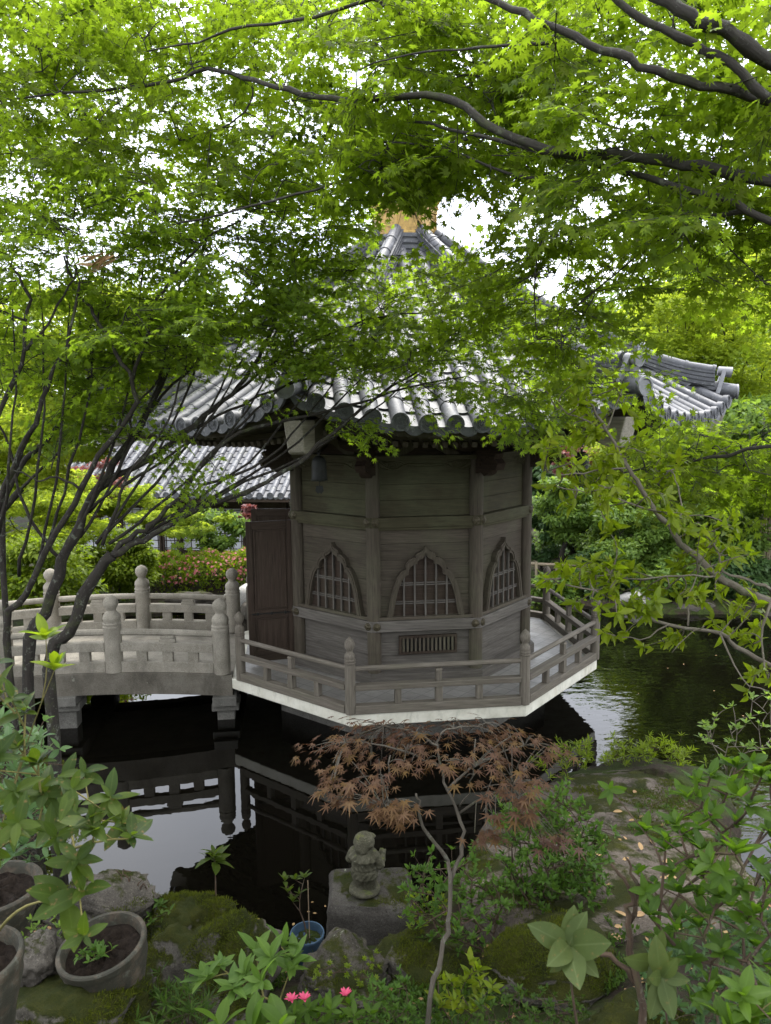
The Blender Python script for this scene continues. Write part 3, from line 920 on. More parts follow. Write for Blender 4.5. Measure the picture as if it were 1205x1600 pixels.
# wind bells hanging from the corners
for k, lb in ((0, 'dark bronze wind bell under the left front eave corner, near the grey beam end'),
              (1, 'dark bronze wind bell hanging right of the wall, half framed by yellow-green leaves'),
              (2, 'dark bronze wind bell under the far right eave corner, lower half behind maple leaves')):
    c = radial(3.42, 0, 2.57, k)
    b = thing('wind_bell', lb, 'bell', tuple(c), 'wind bells under the pavilion eaves')
    m = MB()
    m.lathe([(.080, 0), (.082, .012), (.076, .02), (.072, .10), (.070, .17), (.062, .205), (.04, .23), (.012, .237), (.01, .26)], c, 18)
    m.tube([c+(0.0, 0.0, .25)]+[c+(.016*math.cos(t), 0, .272+.016*math.sin(t)) for t in np.linspace(-1.5, 4.7, 9)], .005, 6)
    m.tube([c+(0, 0, .285), c+(0, 0, .33)], .006, 6)
    m.build('bell_body', M_BRONZE, b, smooth='auto')
    m = MB(); m.tube([c+(0, 0, .03), c+(0, 0, -.05)], .004, 5)
    m.prism([(-.03, -.05), (.03, -.05), (.04, -.10), (.015, -.13), (0, -.115), (-.015, -.13), (-.04, -.10)], -.004, .004, lambda u, v, w: (c[0]+u, c[1]+w, c[2]+v))
    m.build('clapper', M_BRONZE, b)

# ================================================================== STONE BRIDGE
br = thing('stone_bridge', 'pale granite arched footbridge with onion-topped posts leading to the pavilion', 'bridge', (-4.4, 0, WATER))
def zb(x): return .05-.1*((x+4.4)/1.87)**2
XS = [-2.53, -3.85, -5.15, -6.45]
def arcbox(m, x0, x1, y0, y1, za, zb_, n=10):
    xs = np.linspace(x0, x1, n); P = []
    for x in xs:
        z = zb(x); P.append([(x, y0, z+za), (x, y0, z+zb_), (x, y1, z+zb_), (x, y1, z+za), (x, y0, z+za)])
    P = np.array(P); m.grid(P, flip=True)
    m.add(P[0][:4], [(0, 1, 2, 3)]); m.add(P[-1][:4], [(3, 2, 1, 0)])
m = MB(); arcbox(m, -2.40, -6.7, -.86, .86, -.2, -.03, 30); m.build('bridge_deck', M_GRANITE, br)
for y in (-.95, .95):
    m = MB(); arcbox(m, -2.40, -6.7, y-.09, y+.09, -.28, -.004, 30); m.build('girder', M_GIRDER, br, bevel=.008)
SPOST = [(.112, -.004), (.108, .55), (.112, .56), (.112, .575), (.104, .58), (.104, .60), (.112, .605), (.112, .62), (.103, .625), (.103, .66), (.108, .67), (.108, .69), (.10, .72), (.07, .755), (.055, .775), (.06, .795), (.082, .83), (.092, .87), (.085, .91), (.055, .945), (.015, .965)]
for y in (-.95, .95):
    for x in XS:
        m = MB(); m.lathe(SPOST, (x, y, zb(x)), 20); m.build('bridge_post', M_GRANITE, br, smooth='auto')
    for xa, xb in zip(XS[:-1], XS[1:]):
        x0, x1 = xa-.10, xb+.10
        m = MB()
        arcbox(m, x0, x1, y-.06, y+.06, -.002, .13)
        arcbox(m, x0, x1, y-.06, y+.06, .262, .375)
        xs = np.linspace(x0, x1, 12)
        m.tube([(x, y, zb(x)+.495) for x in xs], .043, 10, up=(0, 0, 1))
        for t in (.22, .5, .78): m.box((x0+(x1-x0)*t, y, zb(x0+(x1-x0)*t)+.196), (.13, .09, .142), along=2)
        xm = (x0+x1)/2
        m.box((xm, y, zb(xm)+.395), (.2, .1, .05)); m.box((xm, y, zb(xm)+.44), (.17, .09, .04))
        m.build('parapet', M_GRANITE, br, bevel=.008)
for x in (-2.50, -4.45, -6.3):
    m = MB()
    m.box((x, 0, zb(x)-.34), (.30, 2.2, .12))
    for y in (-.85, .85):
        m.box((x, y, zb(x)-.44), (.34, .34, .10)); m.box((x, y, (WATER-.9+zb(x)-.49)/2), (.22, .22, zb(x)-.49-WATER+.9), along=2)
    m.build('pier', M_PIER, br, bevel=.01)
# ================================================================== GROUND AND WATER
POND = np.array([(-6.3, 3.9), (-6.35, 1.5), (-6.2, -1.5), (-5.6, -2.9), (-4.6, -4.0), (-3.5, -4.55), (-2.7, -4.75), (-2.2, -5.15), (-1.6, -5.5), (-.8, -5.4), (-.2, -4.6), (.3, -4.0), (1.2, -3.1), (2.2, -2.8), (2.9, -3.3), (2.5, -4.2), (2.1, -4.9), (2.3, -5.6), (3.6, -6.0), (6, -6.0), (8.6, -4), (9.2, 0), (8.3, 2.5), (6.4, 2.85), (5.2, 3.05), (4.5, 3.7), (2.2, 4.8), (-1, 5.0), (-2.6, 4.8), (-4.5, 4.6)])
def sdist(x, y):
    """signed distance to the pond outline (positive on land)"""
    x = np.asarray(x, float); y = np.asarray(y, float)
    d = np.full(x.shape, 1e9); ins = np.zeros(x.shape, bool)
    n = len(POND)
    for i in range(n):
        ax, ay = POND[i]; bx, by = POND[(i+1) % n]
        ex, ey = bx-ax, by-ay
        t = np.clip(((x-ax)*ex+(y-ay)*ey)/(ex*ex+ey*ey), 0, 1)
        d = np.minimum(d, np.hypot(x-ax-t*ex, y-ay-t*ey))
        c = ((ay > y) != (by > y)) & (x < (bx-ax)*(y-ay)/(by-ay+1e-12)+ax)
        ins ^= c
    return np.where(ins, -d, d)
def smooth(e0, e1, x):
    t = np.clip((x-e0)/(e1-e0), 0, 1); return t*t*(3-2*t)
def wob(x, y):
    return (.5*np.sin(1.7*x+.6*y+1)*np.sin(2.1*y-.7*x)+.3*np.sin(4.3*x+1.9*y)*np.sin(3.7*y-2.2*x+2)+.2*np.sin(9.1*x-3*y)*np.sin(8.3*y+4*x))
def hgt(x, y):
    x = np.asarray(x, float); y = np.asarray(y, float)
    d = sdist(x, y)
    near = smooth(-1.5, -4.5, y)
    slope = .12+.30*near
    cap = np.where(near > .5, 1.62, np.where(x < 0, -.42, -.1))
    cap = near*1.62+(1-near)*np.where(x < 0, -.42, -.05)
    land = -.60+np.minimum(slope*d, np.maximum(cap+.60, .05))+.07*wob(x, y)*np.clip(d, 0, 1)*(.35+.65*near)
    land = land-.5*smooth(7.0, 9.5, y)*(x < 1)
    far = np.hypot(x, y)
    land = land+np.maximum(0, far-24)*.05
    pond = -.66+np.maximum(d*.9, -.9)
    r = np.where(d > 0, land, pond)
    sd = polyin(x, y, SLABP)
    return np.where(sd, np.minimum(r, -.44-.17*(y+3.5)-.16), r)
def polyin(x, y, P):
    ins = np.zeros(np.shape(x), bool); n = len(P)
    for i in range(n):
        ax, ay = P[i]; bx, by = P[(i+1) % n]
        ins ^= ((ay > y) != (by > y)) & (x < (bx-ax)*(y-ay)/(by-ay+1e-12)+ax)
    return ins
SLABP = [(1.85, -5.2), (1.5, -6.2), (.6, -6.6), (-.2, -6.3), (-.45, -5.5), (.3, -4.2), (1.6, -3.4), (2.2, -3.9)]
def h1(x, y): return float(hgt(np.array([x]), np.array([y]))[0])

def axis(lo, hi, step, far):
    mid = np.arange(lo, hi+1e-6, step)
    out = [step*1.35**k for k in range(1, 60)]
    o = np.cumsum(out); o = o[o < far]
    return np.concatenate([lo-o[::-1], mid, hi+o])
gx, gy = axis(-9, 9, .09, 160), axis(-11.5, 7, .09, 160)
X, Y = np.meshgrid(gx, gy, indexing='ij')
m = MB(); m.grid(np.stack([X, Y, hgt(X, Y)], 2))
tag(m.build('ground', M_GROUND, smooth=True), kind='structure')
m = MB(); m.grid(np.array([[(-9., -8., WATER), (-9., 7., WATER)], [(11., -8., WATER), (11., 7., WATER)]]))
tag(m.build('pond_water', M_WATER), kind='structure')

# ================================================================== ROCKS
def fbm(v, oct=5): return mnoise.fractal(Vector(v), 0.9, 2.1, oct)
def rock(label, c, r, mat, seed, sub=5, rotz=0, amp=.25, cuts=5, cat='rock', name='rock', group=None, freq=1.3):
    bm = bmesh.new(); bmesh.ops.create_icosphere(bm, subdivisions=sub, radius=1)
    rs = np.random.default_rng(seed)
    planes = [(norm(rs.normal(size=3)*np.array([1, 1, .8])), rs.uniform(.62, .9)) for _ in range(cuts)]
    for v in bm.verts:
        p = np.array(v.co)
        for n, d in planes:
            k = p @ n
            if k > d: p = p-n*(k-d)*.88
        q = p*freq+seed*3.17
        p = p*(1+amp*fbm(q)+amp*.42*fbm(q*3.7, 6)+.02*fbm(q*15, 3))
        x, y, z = p*np.array(r)
        cz, sz = math.cos(rotz), math.sin(rotz)
        v.co = (x*cz-y*sz, x*sz+y*cz, z)
    me = bpy.data.meshes.new(name); bm.to_mesh(me); bm.free()
    me.polygons.foreach_set('use_smooth', np.ones(len(me.polygons), bool))
    o = link(name, me, mat); o.location = c; ORG[o.name] = np.array(c, float)
    return tag(o, label, cat, group)

def outline_rock(label, outline, ztop, zbot, mat, seed, name='rock', cat='rock', edge=.12, amp=.035, nr=26, na=96, batter=.06):
    """rock with a flattish top of a given outline (world xy), rounded edges and rough sides"""
    O = np.array(outline, float); c = O.mean(0)
    seg = np.concatenate([O, O[:1]])
    L = np.concatenate([[0], np.cumsum(np.linalg.norm(np.diff(seg, axis=0), axis=1))])
    s = np.linspace(0, L[-1], na, endpoint=False)
    B = np.stack([np.interp(s, L, seg[:, 0]), np.interp(s, L, seg[:, 1])], 1)
    for _ in range(2): B = (np.roll(B, 1, 0)+2*B+np.roll(B, -1, 0))/4
    P = []
    Rm = np.linalg.norm(B-c, axis=1)
    for i in range(nr):
        t = (i+.02)/(nr-1)
        xy = c+(B-c)*t
        d = (1-t)*Rm
        z = np.array([ztop(*p) for p in xy])-edge*np.clip(1-d/edge, 0, 1)**2
        P.append(np.column_stack([xy, z]))
    zl = P[-1][:, 2]
    for i in range(1, 12):
        t = i/11
        xy = c+(B-c)*(1+batter*t)
        P.append(np.column_stack([xy, zl+(zbot-zl)*t]))
    P = np.array(P)
    for i in range(P.shape[0]):
        for j in range(na):
            p = P[i, j]
            n1 = fbm(p*1.6+seed, 5); n2 = fbm(p*7+seed, 4)
            side = 1.8 if i >= nr else 1
            dirv = np.array([p[0]-c[0], p[1]-c[1]]); dirv /= np.linalg.norm(dirv)+1e-6
            if i >= nr-3:
                P[i, j, :2] += dirv*(n1*amp*1.6*side+n2*amp*.5)
            P[i, j, 2] += n1*amp+n2*amp*.3
    P = np.concatenate([P, P[:, :1]], 1)
    base = np.array([c[0], c[1], zbot])
    m = MB(); m.grid(P-base)
    o = m.build(name, mat, smooth=True); o.location = base; ORG[o.name] = base
    return tag(o, label, cat)

# big flat rock running out into the pond
sl = [onz(735, 1345, -.5)[:2], onz(800, 1275, -.5)[:2], onz(868, 1220, -.5)[:2], onz(960, 1197, -.5)[:2], onz(1060, 1228, -.5)[:2], onz(1090, 1290, -.45)[:2], (1.85, -5.2), (1.5, -6.2), (.6, -6.6), (-.2, -6.3), (-.45, -5.5)]
outline_rock('broad flat brown rock sloping into the water on the right bank', sl, lambda x, y: -.44-.17*(y+3.5)+.02*math.sin(3*x), -1.2, M_SLAB, 3.3, amp=.05, edge=.1)
# block under the statue
bl = [onz(512, 1352, -.36)[:2], onz(642, 1350, -.36)[:2], onz(652, 1424, -.36)[:2], onz(506, 1416, -.36)[:2]]
STAT = onz(570, 1388, -.35)
outline_rock('squared dark rock block carrying the small stone statue', bl, lambda x, y: -.36, -1.0, M_BLOCK, 8.1, edge=.06, amp=.022, batter=.03, nr=22)
def prock(label, px, py, d, r, mat, seed, **k):
    return rock(label, tuple(at(px, py, d)), r, mat, seed, **k)
prock('large moss-covered boulder right of the round clay pot', 320, 1540, 4.35, (.42, .5, .36), M_ROCKM, 11)
prock('low mossy rock jutting into the pond behind the big mossy boulder', 295, 1450, 4.75, (.3, .3, .2), M_ROCKM, 12)
prock('grey flat-topped rock at the foot of the single-stemmed seedling', 385, 1478, 4.85, (.24, .22, .13), M_ROCK, 13)
prock('pale rough rock in front of the blue pot', 540, 1530, 4.5, (.26, .3, .17), M_ROCK, 14)
prock('smooth mossy mound of rock below the statue block', 665, 1530, 4.7, (.36, .4, .2), M_ROCKM, 15, amp=.14)
prock('mossy rock beneath the round clay pot at the lower left', 120, 1585, 3.45, (.36, .34, .17), M_ROCKM, 16)
prock('small grey rock between the two front clay pots', 62, 1500, 3.6, (.13, .13, .11), M_ROCK, 17)
prock('dark rock behind the round clay pot at the water edge', 165, 1420, 4.65, (.32, .25, .2), M_ROCK, 18)
prock('small mossy rock at the bottom edge under the big rhododendron leaves', 985, 1618, 3.2, (.26, .2, .12), M_ROCKM, 19)
prock('rounded mossy rock between flat rock and bottom edge', 860, 1500, 4.3, (.4, .35, .16), M_ROCKM, 20, amp=.15)
prock('low mossy rock at the left pond edge below the bridge', 15, 1235, 5.7, (.45, .4, .22), M_ROCKM, 22)
for i, (px, py, d, r, mt, lb) in enumerate([
    (998, 945, 15.2, (.42, .3, .3), M_PALEROCK, 'pale rounded rock on the far bank right of the pavilion'),
    (1085, 955, 14.9, (.6, .4, .26), M_ROCK, 'long dark rock on the far bank below the evergreen branch'),
    (1160, 958, 14.8, (.55, .4, .27), M_ROCK, 'dark rock on the far bank in front of the bamboo fence'),
    (1040, 948, 15.3, (.35, .3, .2), M_ROCK, 'small dark rock between the pale rock and the long rock'),
    (946, 945, 15.4, (.35, .3, .2), M_ROCK, 'small brown rock on the far bank behind the railing corner'),
    (385, 935, 15.0, (.45, .3, .28), M_PALEROCK, 'light brown rock beside the end post of the bridge'),
    (400, 955, 14.6, (.3, .3, .2), M_ROCK, 'low dark rock at the water just left of the open door'),
    (300, 938, 15.0, (.5, .3, .2), M_ROCK, 'dark rock seen through the far parapet of the bridge'),
    (1215, 965, 14.6, (.5, .4, .3), M_ROCK, 'dark far-bank rock cut by the right picture edge')]):
    prock(lb, px, py, d, r, mt, 40+i, sub=3)

# ================================================================== HOUSE BEHIND THE BRIDGE
HA = R_(-15)
HB = at(300, 777, 20.3)                               # middle of the eave
house = thing('tiled_house', 'low house with grey tiled roof and white paper screens behind the hedge', 'house', (HB[0], HB[1], -.95))
ch, sh = math.cos(HA), math.sin(HA)
def hp(u, v, z): return np.array([HB[0]+u*ch-v*sh, HB[1]+u*sh+v*ch, z])
UL, UR = -4.2, 6.0
ZE = HB[2]
m = MB(); m2 = MB()
sp = .29; k = int((UR-UL)/sp)
for i in range(k+1):
    u = UL+i*sp
    for q in range(14):
        v0, v1 = q*.31-.0, (q+1)*.31
        zz = lambda v: ZE+.52*v
        th = np.linspace(0, math.pi, 6)
        P = [[hp(u+.085*math.cos(t)*s, v, zz(v)+.04+.085*math.sin(t)*s) for t in th] for v, s in ((v0, 1.05), (v1, .95))]
        m.grid(np.array(P)); m.add(np.array(P[0]), [tuple(range(6))])
        P = [[hp(u+.145+w*.145, v, zz(v)+dz-.035*(1-w*w)+.02) for w in (-1, -.5, 0, .5, 1)] for v, dz in ((v0-.01, .03), (v1, 0))]
        m.grid(np.array(P)); m.add(np.array(P[0]+[hp(u+.145, v0, zz(v0)-.06)]), [(0, 1, 2, 3, 4, 5)])
    m2.lathe([(0, 0), (.095, 0), (.095, .03), (.07, .03), (.065, .02), (0, .02)], hp(u, -.0, ZE+.05), 12, np.stack([hp(1, 0, 0)-hp(0, 0, 0), np.array([0, 0, 1.]), hp(0, -1, 0)-hp(0, 0, 0)], 1))
rf = m.build('roof', M_TILE, house, smooth='auto'); m2.build('eave_tiles', M_TILE, rf, smooth='auto')
m = MB(); m.beam(hp(UL, 4.34, ZE+2.4), hp(UR, 4.34, ZE+2.4), .3, .4)
m.tube([hp(UL, 4.34, ZE+2.62), hp(UR, 4.34, ZE+2.62)], .12, 10); m.build('ridge', M_TILE, rf)
P = [hp(UL, 4.4, ZE+2.25), hp(UR, 4.4, ZE+2.25), hp(UR, 8.5, ZE), hp(UL, 8.5, ZE)]
m = MB(); m.add(np.array(P), [(0, 1, 2, 3)]); m.build('rear_roof', M_TILE, rf)
m = MB(); m.beam(hp(UL, .06, ZE-.06), hp(UR, .06, ZE-.06), .10, .12); m.build('fascia', M_WOODDK, house)
m = MB()
m.box(hp((UL+UR)/2, 4.2, (ZE-1.0)/2-.02), (UR-UL-.8, 6.0, ZE+.9), np.array([[ch, -sh, 0], [sh, ch, 0], [0, 0, 1]])); m.build('wall', M_WOODDK, house)
m = MB(); m.box(hp((UL+UR)/2, 1.17, ZE-.28), (UR-UL-.9, .06, .3), np.array([[ch, -sh, 0], [sh, ch, 0], [0, 0, 1]])); m.build('lintel', M_WOODDK, house)
Mh = np.array([[ch, -sh, 0], [sh, ch, 0], [0, 0, 1]])
for i in range(7):
    uc = UL+.9+i*1.25
    m = MB(); m.box(hp(uc, 1.15, ZE-1.05), (1.14, .03, 1.2), Mh); o = m.build('paper_screen', M_PAPER, house)
    m = MB()
    for q in range(5): m.box(hp(uc-.5+q*.25, 1.128, ZE-1.05), (.018, .02, 1.2), Mh, 2)
    for q in range(6): m.box(hp(uc, 1.126, ZE-.5-q*.22), (1.14, .02, .018), Mh)
    for s in (-1, 1): m.box(hp(uc+s*.575, 1.12, ZE-1.05), (.06, .05, 1.25), Mh, 2)
    m.build('lattice', M_WOODDK, o)
for i in range(4):
    m = MB(); u = UL+.28+i*3.1; m.box(hp(u, .95, (ZE-1)/2-.1), (.13, .13, ZE+.95), Mh, 2); m.build('post', M_WOODDK, house)

# ================================================================== FENCES ON THE FAR BANK
f0, f1 = at(1150, 870, 15.8), at(1330, 870, 15.2)
zt, zg = at(1180, 792, 15.7)[2], -.35
fn = thing('bamboo_fence', 'upright split-bamboo fence on the far bank at the right edge', 'fence', (f0[0], f0[1], zg))
dv = (f1-f0); dv[2] = 0; Lf = np.linalg.norm(dv); dv /= Lf
m = MB(); x = 0
while x < Lf:
    p = f0+dv*x; r = rng.uniform(.018, .028)
    m.tube([(p[0], p[1], zg), (p[0]+rng.normal(0, .008), p[1], zt-.05+rng.uniform(-.02, .02))], r, 6); x += r*2.1
m.build('canes', M_BAMBOO, fn)
m = MB()
for z in (zt-.02, zt-.6, zt-1.2): m.tube([(f0[0], f0[1]-.05, z), (f1[0], f1[1]-.05, z)], .04, 8)
m.build('rail', M_BAMBOO, fn)
lr = thing('bamboo_rail', 'low bamboo rail behind the railing post with dark finial', 'fence', tuple(at(868, 900, 16.5)), None)
m = MB(); m.tube([at(800, 880, 16.7), at(905, 884, 16.4)], .035, 8); m.build('rail', M_BAMBOO, lr)
m = MB()
for px in (838, 870, 902): m.tube([at(px, 878, 16.5), at(px, 935, 16.5)], .03, 6)
m.build('stake', M_BAMBOO, lr)

# ================================================================== FOLIAGE TOOLS
UP = np.array([0, 0, 1.])
def jit(v, s): return np.asarray(v)+rng.normal(0, s, 3)
def bez(p0, p1, p2, n=8):
    t = np.linspace(0, 1, n)[:, None]
    return (1-t)**2*np.asarray(p0)+2*t*(1-t)*np.asarray(p1)+t*t*np.asarray(p2)
def rough_path(P, sub=3, amp=.012):
    """smooth a traced polyline (Catmull-Rom) and add slight knees"""
    P = np.array(P, float); n = len(P)
    Q = np.concatenate([[2*P[0]-P[1]], P, [2*P[-1]-P[-2]]])
    out = []
    for i in range(n-1):
        a, b, c, d = Q[i], Q[i+1], Q[i+2], Q[i+3]
        for s in range(sub):
            t = s/sub
            out.append(.5*((2*b)+(-a+c)*t+(2*a-5*b+4*c-d)*t*t+(-a+3*b-3*c+d)*t**3)+rng.normal(0, amp, P.shape[1])*(1 if s else 0))
    out.append(P[-1]); return np.array(out)

def limb(m, pts, d0, d1, r0, r1, amp=.006, n=9, sub=3):
    """trunk or limb through photo points, distances d0..d1, radii (photo px) r0..r1; returns its world path"""
    k = len(pts)
    ds = np.interp(np.linspace(0, 1, k), np.linspace(0, 1, len(np.atleast_1d(d0)) if not np.isscalar(d0) else 2), d0 if not np.isscalar(d0) else [d0, d1])
    P = np.array([at(p[0], p[1], d) for p, d in zip(pts, ds)])
    P = rough_path(P, sub, amp)
    rr = np.linspace(r0, r1, len(P))*np.interp(np.linspace(0, 1, len(P)), np.linspace(0, 1, k), ds)/FPX
    rr = rr*(1+.08*np.sin(np.arange(len(P))*1.7)+rng.uniform(-.06, .06, len(P)))
    m.tube(P, rr, n)
    return P, rr

def spray(lv, tw, o, d, L, leaf, tilt=.35, nd=.05, r=.0028):
    """flat maple spray: an axis with alternating side twigs carrying paired leaves"""
    d = norm(np.array(d, float)); side = norm(np.cross(d, UP)); nrm = norm(np.cross(side, d)); 
    nrm = norm(nrm+rng.normal(0, .3, 3))
    def twig(o, d, L, r, sub):
        n = max(3, int(L/nd)); pts = []
        dd = d.copy(); p = np.array(o, float)
        for i in range(n+1):
            pts.append(p.copy())
            if i > (2 if sub else 0):
                for s in (-1, 1):
                    if rng.random() < .12: continue
                    sd = norm(np.cross(dd, nrm))*s
                    ld = norm(dd*rng.uniform(.2, .9)+sd*rng.uniform(.6, 1.1)+np.array([0, 0, -rng.uniform(.05, .5)]))
                    sz = leaf*rng.uniform(.65, 1.2)
                    lv.add(p+ld*sz*.3+rng.normal(0, .006, 3), ld, norm(nrm+rng.normal(0, tilt, 3)), sz)
            if sub and 0 < i < n and i % 2 == sub % 2 or (sub and rng.random() < .45):
                s = 1 if rng.random() < .5 else -1
                sd = norm(np.cross(dd, nrm))*s
                twig(p, norm(dd*.75+sd*.75+rng.normal(0, .1, 3)), L*rng.uniform(.32, .55)*(1-.45*i/n), r*.6, 0)
            dd = norm(dd+rng.normal(0, .07, 3)+np.array([0, 0, -.02]))
            p = p+dd*(L/n)
        lv.add(p+dd*leaf*.3, dd+np.array([0, 0, -.2]), norm(nrm+rng.normal(0, tilt, 3)), leaf*rng.uniform(.8, 1.2))
        tw.tube(np.array(pts)[::2] if len(pts) > 4 else np.array(pts), np.linspace(r, r*.45, len(pts[::2]) if len(pts) > 4 else len(pts)), 4, caps=False)
    twig(o, d, L, r, 1)

def inpoly(x, y, P):
    ins = False; n = len(P)
    for i in range(n):
        ax, ay = P[i]; bx, by = P[(i+1) % n]
        if (ay > y) != (by > y) and x < (bx-ax)*(y-ay)/(by-ay)+ax: ins = not ins
    return ins
def sample_poly(P, n):
    P = np.array(P); lo, hi = P.min(0), P.max(0); out = []
    while len(out) < n:
        x, y = rng.uniform(lo, hi)
        if inpoly(x, y, P): out.append((x, y))
    return out

def grow(nodes, targets, tw, lv, leaf, L=(.35, .6), rbase=.006, holes=(), sag=.05, hdir=None, tilt=.35, nd=.05):
    """fork a bough from the nearest limb to every target and end it in a spray"""
    N = [np.array(p) for p in nodes]; A = np.array(N)
    ts = [(np.linalg.norm(A-t, axis=1).min(), i) for i, t in enumerate(targets)]
    for _, i in sorted(ts):
        t = np.array(targets[i])
        dist = np.linalg.norm(A-t, axis=1)
        j = int(dist.argmin()); p = A[j]; dd = dist[j]
        l = rng.uniform(*L)
        dirv = t-p; dirv[2] *= .35
        if hdir is not None: dirv = norm(dirv)+np.array(hdir)
        dirv = norm(norm(dirv)+rng.normal(0, .38, 3)*np.array([1, 1, .25]))
        st = t-dirv*l*.45
        if dd > .12:
            mid = (p+st)/2+np.array([0, 0, sag])+rng.normal(0, .05*dd, 3)
            q = bez(p, mid, st, max(4, int(dd/.14)))
            tw.tube(q, np.linspace(min(rbase, .0025+.006*dd), .0028, len(q)), 5, caps=False)
            A = np.concatenate([A, q[1::2]])
        spray(lv, tw, st, dirv, l, leaf, tilt, nd)

def targets(poly, n, d, holes=()):
    out = []
    for x, y in sample_poly(poly, n*3):
        if len(out) >= n: break
        if any(inpoly(x, y, h) for h in holes): continue
        out.append(at(x, y, rng.uniform(*d)))
    return out

def clear(holes, keep=.0):
    """drop leaves that would hang in the openings of the crown"""
    def f(p):
        d = p-CAM; z = d @ _f
        x = 602.5+FPX*(d @ _r)/z; y = 800-FPX*(d @ _u)/z
        x = x+rng.normal(0, 9, len(p))+8*np.sin(y*.13+p[:, 1]*9); y = y+rng.normal(0, 7, len(p))+6*np.sin(x*.11)
        k = np.ones(len(p), bool)
        for h in holes:
            ins = np.array([inpoly(a, b, h) for a, b in zip(x, y)])
            k &= ~(ins & (rng.random(len(p)) > keep))
        return k
    return f

def whorl(lv, p, d, n, L, spread=1.0, tilt=.2, droop=0):
    """rosette of leaves at a shoot tip"""
    d = norm(d); a = norm(np.cross(d, [.3, .5, .81])); b = np.cross(d, a)
    ph = rng.uniform(0, 6.28)
    for i in range(n):
        an = ph+i*2.4; rad = math.cos(an)*a+math.sin(an)*b
        k = spread*rng.uniform(.7, 1.15)*(1-.35*i/n)
        ld = norm(rad*k+d*(.45+.6*i/n)+np.array([0, 0, -droop*rng.uniform(.3, 1.6)])+rng.normal(0, .2, 3))
        nn = norm(d*.9-rad*.5+rng.normal(0, tilt, 3))
        lv.add(p+d*.012*i/n*4*L*3, ld, nn, L*rng.uniform(.5, 1.15)*(1-.25*i/n))

def shrub(name, label, cat, base, tips, mat, T, leaf, nleaf, stem=M_STEM, r=.008, spread=1.0, group=None, droop=0, outward=.6, extra=0, kinds=('stem', 'foliage'), lowfrac=.3, tilt=.2, axis=None):
    """stems from the base to every tip, a rosette at each tip and some leaves along the way"""
    o = thing(name, label, cat, tuple(base), group)
    m = MB(); lv = Leaves(); base = np.array(base, float)
    nodes = np.array([base])
    order = sorted(range(len(tips)), key=lambda i: np.linalg.norm(tips[i]-base))
    for i in order:
        t = np.array(tips[i])
        # hang the stem on the closest existing stem that lies nearer the base
        db = np.linalg.norm(nodes-base, axis=1); dt = np.linalg.norm(nodes-t, axis=1)
        j = int((dt+.35*db).argmin()); p = nodes[j]
        L = np.linalg.norm(t-p)
        out = norm(t-base)
        mid = p+(t-p)*.5+np.array([0, 0, .10*L])+rng.normal(0, .05*L, 3)
        q = bez(p, mid, t, max(4, min(10, int(L/.06))))
        m.tube(q, np.linspace(max(r*(1-.75*db[j]/(db.max()+L+.01)), r*.28), r*.25, len(q)), 5, caps=False)
        nodes = np.concatenate([nodes, q[1:-1]])
        d = norm(out*outward+UP*.7+rng.normal(0, .25, 3)) if axis is None else norm(np.array(axis)+rng.normal(0, .1, 3))
        whorl(lv, t, d, nleaf, leaf, spread, tilt, droop)
        for _ in range(extra):
            w = t+norm(rng.normal(size=3))*leaf*rng.uniform(.7, 2.2)
            whorl(lv, w, norm(d+rng.normal(0, .5, 3)), max(3, int(nleaf*.7)), leaf*.9, spread, tilt, droop)
            m.tube([q[-2], w], r*.2, 4, caps=False)
    m.build(kinds[0], stem, o, smooth=True)
    lv.build(kinds[1], mat, o, T)
    return o

def ell_tips(c, r, n, top=True):
    out = []
    while len(out) < n:
        v = rng.normal(size=3); v /= np.linalg.norm(v)
        if top and v[2] < -.35: continue
        out.append(np.array(c)+v*np.array(r)*rng.uniform(.55, 1.0))
    return out

